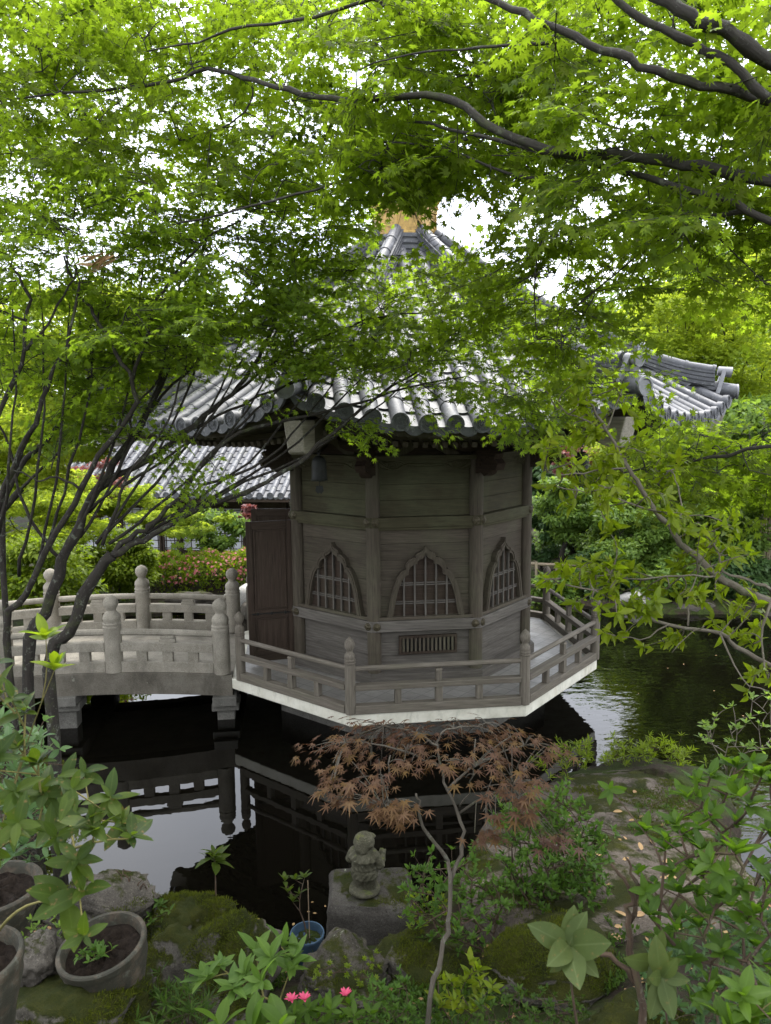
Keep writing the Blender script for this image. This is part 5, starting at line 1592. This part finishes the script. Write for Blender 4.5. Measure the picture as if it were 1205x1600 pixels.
# tiers of the dome: (y, x from, x to, distance)
for y, xa, xb, da, db, n in ((1130, 540, 800, 3.8, 4.1, 26), (1145, 500, 850, 3.6, 4.2, 36), (1166, 470, 870, 3.5, 4.2, 34), (1188, 490, 840, 3.3, 4.0, 24), (1215, 490, 600, 3.4, 3.7, 9), (1215, 720, 850, 3.3, 3.8, 8), (1240, 510, 560, 3.4, 3.6, 4), (1240, 720, 830, 3.3, 3.6, 5), (1262, 590, 640, 3.35, 3.5, 4), (1258, 600, 665, 3.35, 3.5, 7), (1270, 740, 830, 3.3, 3.5, 4), (1300, 720, 780, 3.4, 3.6, 4), (1310, 830, 880, 3.4, 3.6, 4)):
    for _ in range(int(n*1.35)):
        rl(rng.uniform(xa, xb), y+rng.normal(0, 4)+(6 if y < 1160 else 0), rng.uniform(da, db), .108 if y > 1200 else .09)
m.build('trunk', M_STEMG, rm, smooth=True)
lv.build('crown', M_REDLEAF, rm, REDM)

# ================================================================== SHRUBS AND PLANTS OF THE NEAR BANK
def base_px(px, py, d):
    p = at(px, py, d); return np.array([p[0], p[1], min(p[2], h1(p[0], p[1]))-.03])
def tips_px(L, jd=0.0): return [at(x, y, d) for x, y, d in L]
def cluster(poly, n, d): return [at(x, y, rng.uniform(*d)) for x, y in sample_poly(poly, n)]
shrub('azalea_shrub', 'dense dark green azalea bush growing against the flat rock', 'shrub', base_px(862, 1440, 5.1),
      cluster([(770, 1300), (800, 1260), (900, 1235), (945, 1290), (930, 1340), (958, 1380), (930, 1430), (860, 1440), (800, 1400)], 150, (4.7, 5.4)), M_AZALEA, OVAL, .06, 10, r=.012, extra=3)
shrub('azalea_shrub', 'sparse azalea with thin curved dark stems right of the statue block', 'shrub', base_px(765, 1500, 4.6),
      cluster([(625, 1400), (660, 1350), (740, 1340), (790, 1380), (800, 1450), (740, 1480), (660, 1470)], 60, (4.4, 5.0)), M_AZALEA, OVAL, .06, 9, r=.011, extra=2)
shrub('juniper_shrub', 'feathery light green ground shrub behind the far end of the flat rock', 'shrub', base_px(1000, 1200, 8.3),
      cluster([(930, 1190), (960, 1160), (1020, 1155), (1080, 1180), (1060, 1205), (980, 1200)], 60, (7.9, 8.6)), M_HEDGE, NEEDLE, .10, 12, r=.008, extra=1)
shrub('juniper_shrub', 'small feathery yellow-green shrub between red maple and flat rock', 'shrub', base_px(895, 1200, 7.6),
      cluster([(840, 1200), (870, 1165), (920, 1160), (930, 1185), (890, 1205)], 36, (7.3, 7.9)), M_HEDGE, NEEDLE, .09, 12, r=.006, extra=1)
NR = [(1130, 1320, 2.7), (1185, 1360, 2.7), (1075, 1310, 2.7), (1205, 1225, 2.6), (1160, 1440, 2.6), (1110, 1360, 2.8), (1060, 1440, 2.7), (1180, 1480, 2.6), (1130, 1250, 2.8), (1090, 1225, 2.7), (1210, 1340, 2.7), (1150, 1200, 2.7), (1110, 1430, 2.7), (1020, 1390, 2.7), (1200, 1540, 2.4), (1110, 1540, 2.5), (1110, 1215, 2.5), (1190, 1215, 2.4), (1060, 1292, 2.5), (1040, 1330, 2.4), (1095, 1330, 2.4), (1150, 1335, 2.35), (1200, 1300, 2.4), (1170, 1262, 2.4), (1075, 1250, 2.6), (1015, 1432, 2.3), (1092, 1450, 2.3), (1180, 1430, 2.3), (1130, 1490, 2.25), (1195, 1510, 2.2), (1060, 1395, 2.5), (1205, 1380, 2.4), (1125, 1400, 2.45), (1150, 1290, 2.6), (1225, 1250, 2.5), (1080, 1500, 2.3), (1160, 1560, 2.1), (1030, 1470, 2.5), (1110, 1280, 2.5), (1220, 1450, 2.3), (1140, 1230, 2.55), (1010, 1300, 2.5), (1160, 1390, 2.5), (1200, 1590, 2.05), (1090, 1370, 2.6)]
shrub('rhododendron', 'tall rhododendron with whorls of fresh green leaves at the right edge', 'shrub', base_px(1150, 1690, 2.4), [at(x, y, d+rng.normal(0, .1)) for x, y, d in NR], M_RHODON, BIGLEAF, .080, 9, r=.013, spread=1.05, extra=1)
shrub('rhododendron', 'single rosette of large pale green leaves on a bare stem near the bottom', 'shrub', base_px(985, 1640, 2.3), [at(888, 1478, 2.15)], M_PALELEAF, BROADLEAF, .155, 8, r=.009, spread=1.3, tilt=.2, axis=(-.1, -.75, .65))
shrub('rhododendron', 'drooping rosette of dull grey-green leaves right of the pale rosette', 'shrub', base_px(1060, 1680, 2.2), [at(1032, 1525, 2.05), at(1022, 1500, 2.1)], M_PALELEAF, BROADLEAF, .115, 7, r=.008, spread=1.3, droop=.35, axis=(0, -.85, .4))
dt = thing('dead_branch', 'bare dark forked branch standing between flat rock and right rhododendron', 'branch', tuple(base_px(1000, 1640, 2.6)))
m = MB()
for pts, a, b in (([(1000, 1640), (998, 1540), (985, 1470), (983, 1430), (990, 1400), (975, 1372), (955, 1350)], 7, 2), ([(984, 1440), (1000, 1395), (985, 1365), (978, 1340)], 4, 1.5), ([(997, 1540), (965, 1505), (930, 1490), (900, 1485)], 5, 2.5), ([(990, 1400), (1010, 1370)], 2, 1)):
    limb(m, pts, [2.5, 2.45], None, a, b, n=7)
m.build('wood', M_STEM, dt, smooth=True)
# left: potted rhododendrons close to the camera
LR = [(172, 1250, 2.05), (150, 1300, 2.0), (205, 1310, 2.05), (60, 1195, 2.1), (25, 1240, 2.0), (40, 1115, 2.1), (15, 1300, 2.0), (75, 1300, 2.1), (120, 1345, 2.0), (30, 1170, 2.1), (70, 1240, 2.15), (-10, 1190, 2.0), (0, 1090, 2.1), (100, 1275, 2.2), (190, 1285, 2.15), (-20, 1330, 2.1)]
shrub('rhododendron', 'leggy rhododendron with spotted leaves leaning in from the left edge', 'shrub', at(-42, 1490, 2.75)-[0, 0, .06], [at(x, y, d) for x, y, d in LR], M_RHODO, BIGLEAF, .088, 8, stem=M_GSTEM, r=.010, spread=1.15, droop=.3, extra=1)
shrub('rhododendron', 'two broad drooping leaves on a green shoot above the round clay pot', 'shrub', at(-36, 1492, 2.72)-[0, 0, .06], [at(105, 1410, 2.0), at(130, 1395, 1.98)], M_RHODO, BROADLEAF, .13, 4, stem=M_GSTEM, r=.008, spread=1.4, droop=.35)
shrub('fresh_shoot', 'bright young shoot with upright light green leaves before the left maple stems', 'plant', at(-48, 1488, 2.78)-[0, 0, .06], [at(72, 1000, 2.0), at(85, 1048, 2.0)], M_HEDGE, BIGLEAF, .085, 8, stem=M_GSTEM, r=.005, spread=.8)
M_AUC = leafmat('aucuba_leaf', [(.04, .085, .016), (.06, .115, .02), (.085, .14, .022)], (.16, .29, .03), .4, .5, .2)
shrub('aucuba_plant', 'light green plant with pointed whorled leaves in front of the mossy boulder', 'plant', base_px(400, 1600, 3.3), [at(345, 1512, 3.25), at(425, 1500, 3.25), at(385, 1525, 3.2), at(455, 1515, 3.3), at(400, 1490, 3.35), at(365, 1548, 3.15), at(325, 1530, 3.2), at(440, 1480, 3.4), at(410, 1535, 3.15), at(460, 1500, 3.35)], M_AUC, OVALW, .115, 9, stem=M_GSTEM, r=.009, spread=1.2, tilt=.25, droop=.2)
shrub('nandina_plant', 'yellow-tinged small shrub at the foot of the pale maple trunk', 'plant', base_px(715, 1610, 3.4), cluster([(670, 1560), (690, 1510), (750, 1500), (775, 1550), (740, 1590), (680, 1590)], 26, (3.3, 3.6)), M_EVER, OVALW, .07, 6, r=.006, extra=0)
az = shrub('azalea_plant', 'low azalea with three hot pink flowers at the bottom edge', 'plant', base_px(490, 1625, 3.15), cluster([(420, 1590), (460, 1570), (540, 1565), (580, 1585), (560, 1612), (430, 1612)], 20, (3.05, 3.3)), M_RHODON, OVALW, .075, 6, r=.006)
for x, y in ((456, 1564), (476, 1563), (540, 1556)):
    lv = Leaves(); c = at(x, y, 3.1)
    for i in range(10):
        a = i*2.4; d = np.array([math.cos(a)*.7, math.sin(a)*.7, .75+.3*(i % 2)]); lv.add(c, norm(d), norm(UP-d*.5), .034)
    lv.build('flower', M_PINKN, az, OVALW)
shrub('broad_leaved_plant', 'big heart-shaped green leaf cut by the bottom edge at left', 'plant', base_px(190, 1680, 2.4), [at(185, 1700, 2.35)], M_RHODON, oval_template(.42, 8, .04, -.15, pw=.6), .2, 3, stem=M_GSTEM, r=.006, spread=1.8)
shrub('broad_leaved_plant', 'group of oval dark green leaves at the bottom edge left of the pink flowers', 'plant', base_px(370, 1660, 2.6), [at(345, 1608, 2.5), at(395, 1612, 2.5), at(440, 1606, 2.5)], M_RHODON, BROADLEAF, .115, 6, stem=M_GSTEM, r=.006, spread=1.2)
shrub('broad_leaved_plant', 'light green broad-leaved plant at the bottom right corner', 'plant', base_px(1180, 1680, 2.0), [at(1175, 1590, 1.95), at(1215, 1560, 1.95), at(1140, 1610, 1.95)], M_RHODON, BROADLEAF, .11, 7, stem=M_GSTEM, r=.006, spread=1.1)
def low(label, poly, n, d, mat, T, leaf, nl, base, name='low_shrub', cat='shrub', r=.005, extra=1, stem=M_STEM, **k):
    return shrub(name, label, cat, base_px(*base), [t if t[2] > h1(t[0], t[1])+.02 else np.array([t[0], t[1], h1(t[0], t[1])+rng.uniform(.03, .12)]) for t in cluster(poly, n, d)], mat, T, leaf, nl, stem=stem, r=r, extra=extra, **k)
low('dark small-leaved undergrowth along the bottom edge right of the pink flowers', [(560, 1560), (600, 1520), (650, 1540), (660, 1610), (570, 1615)], 50, (3.3, 3.7), M_AZALEA, OVAL, .035, 8, (610, 1615, 3.5))
low('dense dark green cushion of small leaves below the rounded mossy rock', [(740, 1570), (800, 1545), (900, 1555), (930, 1610), (750, 1615)], 80, (3.2, 3.7), M_COVER, OVAL, .034, 8, (830, 1620, 3.4))
low('tangle of dark leaves filling the bottom right behind the rhododendron', [(1000, 1480), (1080, 1440), (1210, 1430), (1215, 1610), (1010, 1610)], 90, (2.8, 3.4), M_DARKGREEN, OVAL, .055, 8, (1120, 1640, 3.1))
low('low ferny weeds between the big mossy boulder and the aucuba plant', [(230, 1570), (280, 1530), (330, 1560), (330, 1610), (240, 1612)], 34, (3.3, 3.7), M_COVER, NEEDLE, .07, 10, (285, 1612, 3.5), name='fern_clump', cat='fern')
low('pale green weeds growing on the left side of the clay pot', [(30, 1440), (80, 1420), (100, 1480), (60, 1540), (25, 1520)], 24, (3.7, 4.1), M_FARGREEN, OVAL, .045, 7, (60, 1530, 3.9), name='weed_clump', cat='weeds')
low('bright small-leaved weeds hugging the right side of the statue block', [(640, 1400), (690, 1390), (710, 1450), (670, 1490), (640, 1460)], 30, (4.9, 5.3), M_HEDGE, OVAL, .045, 7, (675, 1490, 5.1), name='weed_clump', cat='weeds')
low('mossy weeds at the foot of the dense azalea on the flat rock', [(880, 1430), (960, 1420), (980, 1480), (900, 1500)], 26, (4.6, 5.2), M_COVER, OVAL, .04, 8, (930, 1490, 4.8), name='weed_clump', cat='weeds')
low('grassy tuft along the right edge of the flat rock', [(985, 1260), (1050, 1235), (1075, 1300), (1010, 1330)], 30, (6.2, 6.9), M_COVER, NEEDLE, .08, 9, (1030, 1310, 6.4), name='grass_tuft', cat='grass')
low('dark leafy plant against the shore left of the seedling', [(200, 1420), (250, 1400), (260, 1450), (215, 1470)], 18, (4.5, 4.8), M_COVER, OVAL, .05, 7, (230, 1470, 4.6), name='weed_clump', cat='weeds')
low('young maple seedlings sprouting by the pale rough rock', [(490, 1510), (540, 1490), (600, 1500), (590, 1540), (500, 1545)], 16, (4.2, 4.5), M_HEDGE, MAPLE5, .05, 5, (545, 1550, 4.3), name='weed_clump', cat='weeds')
low('dense leafy mass at the left edge above the dark shaded pot', [(-30, 1120), (60, 1150), (95, 1250), (70, 1340), (-30, 1340)], 70, (2.8, 3.6), M_DARKGREEN, OVALW, .075, 7, (10, 1400, 3.3), name='bush', cat='bush', r=.009)
# seedling on the shore
sb = base_px(338, 1475, 4.85); sb[2] = at(338, 1475, 4.85)[2]
sd = shrub('seedling', 'single-stemmed seedling with one tuft of drooping leaves against the dark water', 'plant', sb, [at(336, 1348, 4.85), at(335, 1340, 4.85)], M_RHODO, OVALW, .15, 9, r=.009, droop=.45, spread=1.1)
# dry twigs behind the clay pot
m = MB(); tb_ = base_px(205, 1405, 4.7); tb_[2] = at(205, 1405, 4.7)[2]
dtw = thing('dry_weed', 'dry branching weed stalks silhouetted against the bright water behind the clay pot', 'plant', tuple(tb_))
for pts in ([(205, 1412), (210, 1390), (222, 1375)], [(185, 1405), (190, 1375), (180, 1358)], [(210, 1400), (203, 1380), (192, 1360), (205, 1362)], [(215, 1398), (225, 1380), (229, 1390)], [(190, 1385), (205, 1368)]): limb(m, pts, [4.7, 4.7], None, 1.6, .7, n=5)
m.build('stalk', M_STEM, dtw)
# right bank: bare pale stem and small shrub behind the rhododendron
shrub('waterside_shrub', 'thin grey-leaved shrub with bare white stems at the right water edge', 'shrub', base_px(1120, 1260, 7.3), cluster([(1070, 1180), (1110, 1110), (1205, 1080), (1215, 1180), (1140, 1200)], 40, (6.9, 7.6)), M_FARGREEN, OVAL, .075, 6, stem=M_BARKP, r=.012)
shrub('bush', 'dark shrub on the left bank under the bridge end', 'bush', base_px(20, 1180, 5.9), cluster([(-40, 1100), (60, 1120), (70, 1180), (30, 1240), (-40, 1230)], 40, (5.6, 6.2)), M_DARKGREEN, OVAL, .07, 8, r=.01, extra=1)

# ================================================================== POTS
def pot(label, c, R, H, mat, tiltx=0, tilty=0, rim=.035, name='clay_pot', soil=M_SOIL, parts=True, body=.80):
    t = thing(name, label, 'pot', tuple(c))
    c = np.array(c, float)
    M = np.array((Matrix.Rotation(tilty, 3, 'Y') @ Matrix.Rotation(tiltx, 3, 'X')))
    prof = [(0, 0), (R*body*.78, 0), (R*body*.84, .02), (R*body*.95, H*.35), (R*.95, H*.72), (R*.93, H-rim*1.2), (R*.985, H-rim*1.1), (R, H-rim*.6), (R, H-.006), (R*.97, H), (R*.90, H), (R*.875, H-.012), (R*.85, H-.03), (R*.82, H*.74), (0, H*.74)]
    m = MB(); m.lathe(prof, c, 40, M); m.build('vessel', mat, t, smooth='auto')
    m = MB(); P = []
    for i in range(8):
        r = R*.855*(i+.02)/7
        P.append([c+M@np.array([r*math.cos(a), r*math.sin(a), H-.055+.02*math.sin(7*a+i)*(i < 6)+rng.normal(0, .006)]) for a in np.linspace(0, 2*math.pi, 25)])
    P = np.array(P); P[:, -1] = P[:, 0]; m.grid(P, flip=True); m.build('soil', soil, t, smooth=True)
    return t, c+M@np.array([0, 0, H-.05])
pc = at(178, 1458, 3.6)
p1, s1 = pot('round weathered clay pot holding dark soil and a few sprouts', pc-np.array([.0, .02, .36]), .204, .36, M_POT, R_(6), R_(-7))
shrub('sprouts', 'small green sprouts growing in the round clay pot', 'plant', s1+np.array([-.03, -.05, -.02]), [s1+np.array([-.03, -.05, .03])+rng.normal(0, [.05, .035, .012]) for _ in range(12)], M_AZALEA, OVAL, .05, 4, stem=M_GSTEM, r=.003)
pc = at(-42, 1490, 2.75)
p2, s2 = pot('tall clay pot cut by the left picture edge, front corner', pc-np.array([0, 0, .34]), .175, .34, M_POT, R_(3), 0)
pc = at(-10, 1395, 4.1)
p3, s3 = pot('dark shaded pot behind the other two clay pots at left', pc-np.array([0, 0, .26]), .25, .30, M_POT, 0, 0)
pc = at(480, 1458, 4.95)
p4, s4 = pot('small blue glazed pot with moss beside the statue block', pc-np.array([0, .0, .21]), .114, .22, M_BLUE, R_(2), 0, .02, 'blue_pot', M_GROUND, body=.86)
shrub('potted_sapling', 'thin sapling with a cane growing in the blue pot', 'plant', s4, [at(462, 1375, 4.95), at(450, 1395, 4.9), at(476, 1372, 5.0), at(458, 1410, 4.9), at(468, 1398, 4.95), at(445, 1378, 4.95)], M_RHODO, OVALW, .078, 6, r=.007)
m = MB(); m.tube([s4+[.015, .0, -.05], at(481, 1376, 4.95)], .0035, 5); tag(m.build('cane', M_WIRE), 'straight thin cane stuck in the blue pot', 'cane')

# ================================================================== STATUE
st = thing('stone_statue', 'small mossy stone figure in a cap and coat seen from behind, hands raised', 'statue', tuple(STAT))
def figure():
    bm = bmesh.new()
    def ell(c, r, rot=None):
        k = bmesh.ops.create_icosphere(bm, subdivisions=3, radius=1)['verts']
        for v in k:
            p = Vector((v.co.x*r[0], v.co.y*r[1], v.co.z*r[2]))
            if rot is not None: p.rotate(rot)
            v.co = p+Vector(c)
    def lat(prof, sy=1.0, n=28):
        mm = MB(); mm.lathe(prof, (0, 0, 0), n)
        vs = [bm.verts.new((x, y*sy, z)) for x, y, z in np.concatenate(mm.v)]
        for f in mm.f:
            try: bm.faces.new([vs[i] for i in f])
            except Exception: pass
    def cap(p, q, r0, r1, n=9):
        for t in np.linspace(0, 1, n):
            r = r0+(r1-r0)*t; ell(np.array(p)*(1-t)+np.array(q)*t, (r, r, r))
    lat([(.0, 0), (.118, 0), (.122, .012), (.118, .028), (.10, .036), (0, .036)])
    for s in (-1, 1):
        cap((s*.045, 0, .04), (s*.045, 0, .15), .048, .055)
        ell((s*.045, .03, .045), (.042, .065, .025))
        cap((s*.085, 0, .315), (s*.122, .015, .24), .042, .038)
        cap((s*.122, .015, .235), (s*.112, .085, .265), .036, .03)
        ell((s*.108, .10, .285), (.028, .026, .034))
        for q in range(4): ell((s*.108+(q-1.5)*.013, .118, .295+.006*(q % 2)), (.008, .012, .016))
    lat([(0, .125), (.10, .125), (.108, .14), (.104, .19), (.094, .205), (.100, .212), (.098, .225), (.094, .235), (.10, .27), (.096, .31), (.075, .345), (0, .36)], .88)
    lat([(0, .285), (.117, .285), (.118, .297), (.10, .33), (.07, .362), (0, .37)], .92)
    ell((0, .005, .405), (.068, .07, .07)); ell((0, .072, .40), (.012, .014, .016))
    for s in (-1, 1): ell((s*.026, .066, .418), (.010, .008, .008)); ell((s*.07, 0, .405), (.012, .02, .024))
    ell((0, -.004, .43), (.078, .08, .068)); lat([(0, .405), (.082, .405), (.084, .416), (.08, .43), (0, .44)])
    ell((0, .085, .425), (.06, .045, .013)); ell((0, 0, .498), (.016, .016, .01))
    ell((.0, -.055, .385), (.055, .03, .05))
    me = bpy.data.meshes.new('body'); bm.to_mesh(me); bm.free()
    o = bpy.data.objects.new('body', me); COL.objects.link(o)
    r = o.modifiers.new('r', 'REMESH'); r.mode = 'VOXEL'; r.voxel_size = .0045
    sm = o.modifiers.new('s', 'SMOOTH'); sm.iterations = 2
    bpy.context.view_layer.update()
    ev_ = o.evaluated_get(bpy.context.evaluated_depsgraph_get())
    me2 = bpy.data.meshes.new_from_object(ev_); me2.name = 'body'
    co = np.zeros(len(me2.vertices)*3); me2.vertices.foreach_get('co', co); co = co.reshape(-1, 3)
    no = np.zeros_like(co).ravel(); me2.vertices.foreach_get('normal', no); no = no.reshape(-1, 3)
    fo = np.array([.0022*math.sin(14*math.atan2(p[0], p[1])+3*math.sin(p[2]*40)) if .13 < p[2] < .36 else .0012*math.sin(p[2]*420) if p[2] > .38 else 0 for p in co])
    fo += np.array([.0025*fbm(p*30) for p in co])
    co += no*fo[:, None]
    me2.vertices.foreach_set('co', co.ravel())
    bpy.data.objects.remove(o); 
    me2.polygons.foreach_set('use_smooth', np.ones(len(me2.polygons), bool))
    me2.materials.clear()
    return me2
so = link('body', figure(), M_STATUE, st)
st.rotation_euler = (0, 0, R_(-28)); st.location = (STAT[0], STAT[1], STAT[2]-.012); st.scale = (.98, .98, .93)

# ================================================================== GROUND COVER, MOSS, FALLEN LEAVES
bpy.context.view_layer.update()
n = 150000
x = rng.uniform(-4.2, 3.4, n); y = rng.uniform(-8.8, -4.8, n)
d = sdist(x, y)
mask = (d > .12)
nz = np.sin(2.3*x+1)*np.sin(2.9*y)+.6*np.sin(5.1*x-2*y)+.4*np.sin(9*y+4*x)
cov = mask & (nz > -.1) & (y < -6.0)
x, y = x[cov], y[cov]; z = hgt(x, y)
k = len(x)
dirs = norm(np.stack([rng.normal(0, .6, k), rng.normal(0, .6, k), np.full(k, .8)], 1))
tag(cloud('ground_cover', M_COVER, None, OVAL, np.stack([x, y, z+rng.uniform(0, .05, k)], 1), dirs, norm(rng.normal(0, .6, (k, 3))+UP), rng.uniform(.02, .042, k)), 'dark green small-leaved ground cover on the near bank', 'ground cover', kind='stuff')
n = 1300
x = rng.uniform(-3.8, 3.2, n); y = rng.uniform(-8.6, -5.0, n); kk = (sdist(x, y) > .15); x, y = x[kk], y[kk]; k = len(x)
tag(cloud('leaf_litter', M_DRY, None, oval_template(.3, 4, .1, -.3), np.stack([x, y, hgt(x, y)+.012], 1), norm(np.stack([rng.normal(size=k), rng.normal(size=k), rng.normal(0, .15, k)], 1)), norm(rng.normal(0, .3, (k, 3))+UP), rng.uniform(.02, .05, k)), 'brown leaf litter scattered over the soil of the near bank', 'leaf litter', kind='stuff')
# moss blades standing on the boulders and the soil
dg = bpy.context.evaluated_depsgraph_get()
mp, mn = [], []
for o in [o for o in bpy.data.objects if o.name.startswith('rock') and o.data.materials and o.data.materials[0] in (M_ROCKM, M_SLAB, M_BLOCK, M_ROCK)]:
    if pj(np.array(o.location))[1] < 1150: continue
    me = o.data
    for p in me.polygons:
        if p.normal.z < .35: continue
        c = np.array(o.matrix_world @ p.center); nn = np.array(p.normal)
        f = fbm(c*2.1+5.5, 4)+.45*(p.normal.z-.7)
        th = -.05 if me.materials[0] == M_ROCKM else .22
        if f < th: continue
        kk = int(min(40, p.area*26000*min(1, (f-th)*4))) if me.materials[0] == M_ROCKM else int(min(30, p.area*14000))
        for _ in range(kk):
            a, b, cc = rng.dirichlet([1, 1, 1])
            vs = [np.array(o.matrix_world @ me.vertices[i].co) for i in p.vertices[:3]]
            mp.append(a*vs[0]+b*vs[1]+cc*vs[2]); mn.append(nn)
mp, mn = np.array(mp), np.array(mn); k = len(mp); print('moss', k)
tag(cloud('moss', M_MOSS, None, NEEDLE, mp-mn*.002, norm(mn+rng.normal(0, .55, (k, 3))), norm(rng.normal(size=(k, 3))), rng.uniform(.01, .03, k)), 'short green moss growing on the boulders', 'moss', kind='stuff')

slab = [o for o in bpy.data.objects if o.get('label', '').startswith('broad flat brown rock')][0]
first = None; nl = 0
for px, py in sample_poly([(900, 1225), (1000, 1215), (1050, 1260), (1040, 1340), (1090, 1420), (1000, 1460), (900, 1480), (860, 1260)], 60):
    r = norm(at(px, py, 1)-CAM); lo = slab.matrix_world.inverted() @ Vector(CAM)
    ok, hit, nn, _ = slab.ray_cast(lo, Vector(r))
    if not ok or nn.z < .5 or nl >= 34: continue
    hit = slab.matrix_world @ hit; nl += 1
    if first is None:
        lv = Leaves(); lv.add(np.zeros(3), np.array([0, 1., 0]), UP, 1.0)
        first = o = lv.build('fallen_leaf', M_DRY, None, oval_template(.3, 6, .14, -.35))
    else:
        o = first.copy(); COL.objects.link(o)
    tag(o, 'dry pale brown fallen leaf lying on the flat rock', 'leaf', 'fallen leaves on the flat rock')
    o.location = hit+Vector((0, 0, .012)); o.rotation_euler = (rng.normal(0, .25), rng.normal(0, .25), rng.uniform(0, 6.28)); s = rng.uniform(.045, .085); o.scale = (s, s, s)

wl = None
for px, py in sample_poly([(390, 1400), (500, 1390), (520, 1440), (440, 1470), (380, 1440)], 9)+sample_poly([(960, 990), (1180, 990), (1180, 1120), (960, 1120)], 8):
    if wl is None:
        lv = Leaves(); lv.add(np.zeros(3), np.array([0, 1., 0]), UP, 1.0); wl = o = lv.build('floating_leaf', M_DRY, None, oval_template(.3, 5, .03, -.04))
    else: o = wl.copy(); COL.objects.link(o)
    tag(o, 'tiny fallen leaf floating on the dark pond', 'leaf', 'leaf flecks floating on the pond')
    o.location = Vector(onz(px, py, WATER+.006)); o.rotation_euler = (0, 0, rng.uniform(0, 6.28)); k = rng.uniform(.02, .035); o.scale = (k, k, k)

# ================================================================== LIGHT, SKY, CAMERA
SUN_EL, SUN_AZ = 62, 25                               # azimuth east of straight ahead (+Y)
w = bpy.data.worlds.new('World'); S.world = w; w.use_nodes = True
nt = w.node_tree; nt.nodes.clear()
out = nt.nodes.new('ShaderNodeOutputWorld'); bgd = nt.nodes.new('ShaderNodeBackground'); sky = nt.nodes.new('ShaderNodeTexSky')
sky.sky_type = 'NISHITA'; sky.sun_disc = False; sky.sun_elevation = R_(SUN_EL); sky.sun_rotation = R_(SUN_AZ)
tc = nt.nodes.new('ShaderNodeTexCoord'); no = nt.nodes.new('ShaderNodeTexNoise'); no.inputs['Scale'].default_value = 2.2; no.inputs['Detail'].default_value = 5
nt.links.new(tc.outputs['Generated'], no.inputs['Vector'])
rp = nt.nodes.new('ShaderNodeValToRGB'); rp.color_ramp.elements[0].position = .35; rp.color_ramp.elements[0].color = (7.6, 8.0, 8.9, 1); rp.color_ramp.elements[1].position = .7; rp.color_ramp.elements[1].color = (10.2, 10.4, 11.0, 1)
nt.links.new(no.outputs['Fac'], rp.inputs['Fac'])
mx = nt.nodes.new('ShaderNodeMix'); mx.data_type = 'RGBA'; mx.inputs['Factor'].default_value = .88
nt.links.new(sky.outputs[0], mx.inputs['A']); nt.links.new(rp.outputs[0], mx.inputs['B'])
bgd.inputs['Strength'].default_value = .095
nt.links.new(mx.outputs['Result'], bgd.inputs['Color']); nt.links.new(bgd.outputs[0], out.inputs['Surface'])
sl_ = bpy.data.lights.new('sun', 'SUN'); sl_.energy = 1.5; sl_.angle = R_(30); sl_.color = (1, .96, .9)
so_ = bpy.data.objects.new('sun', sl_); COL.objects.link(so_)
sd_ = Vector((math.sin(R_(SUN_AZ))*math.cos(R_(SUN_EL)), math.cos(R_(SUN_AZ))*math.cos(R_(SUN_EL)), math.sin(R_(SUN_EL))))
so_.rotation_euler = sd_.to_track_quat('Z', 'Y').to_euler(); so_.location = (0, 0, 30)

cd = bpy.data.cameras.new('camera'); cam = bpy.data.objects.new('camera', cd); COL.objects.link(cam)
cd.sensor_fit = 'VERTICAL'; cd.sensor_height = 36; cd.lens = FPX/1600*36
cd.clip_start = .05; cd.clip_end = 1000
Mc = Matrix(((*_r,), (*_u,), (*(-_f),))).transposed().to_4x4(); Mc.translation = Vector(CAM)
cam.matrix_world = Mc
cd.dof.use_dof = True; cd.dof.focus_distance = 8.0; cd.dof.aperture_fstop = 8.0
S.camera = cam
vs = S.view_settings; S.display_settings.display_device = 'sRGB'
vs.view_transform = 'Standard'; vs.look = 'None'; vs.gamma = 1; vs.exposure = EXPO; vs.use_curve_mapping = False
S.cycles.max_bounces = 10; S.cycles.diffuse_bounces = 4; S.cycles.glossy_bounces = 4; S.cycles.transmission_bounces = 6
S.cycles.use_denoising = True
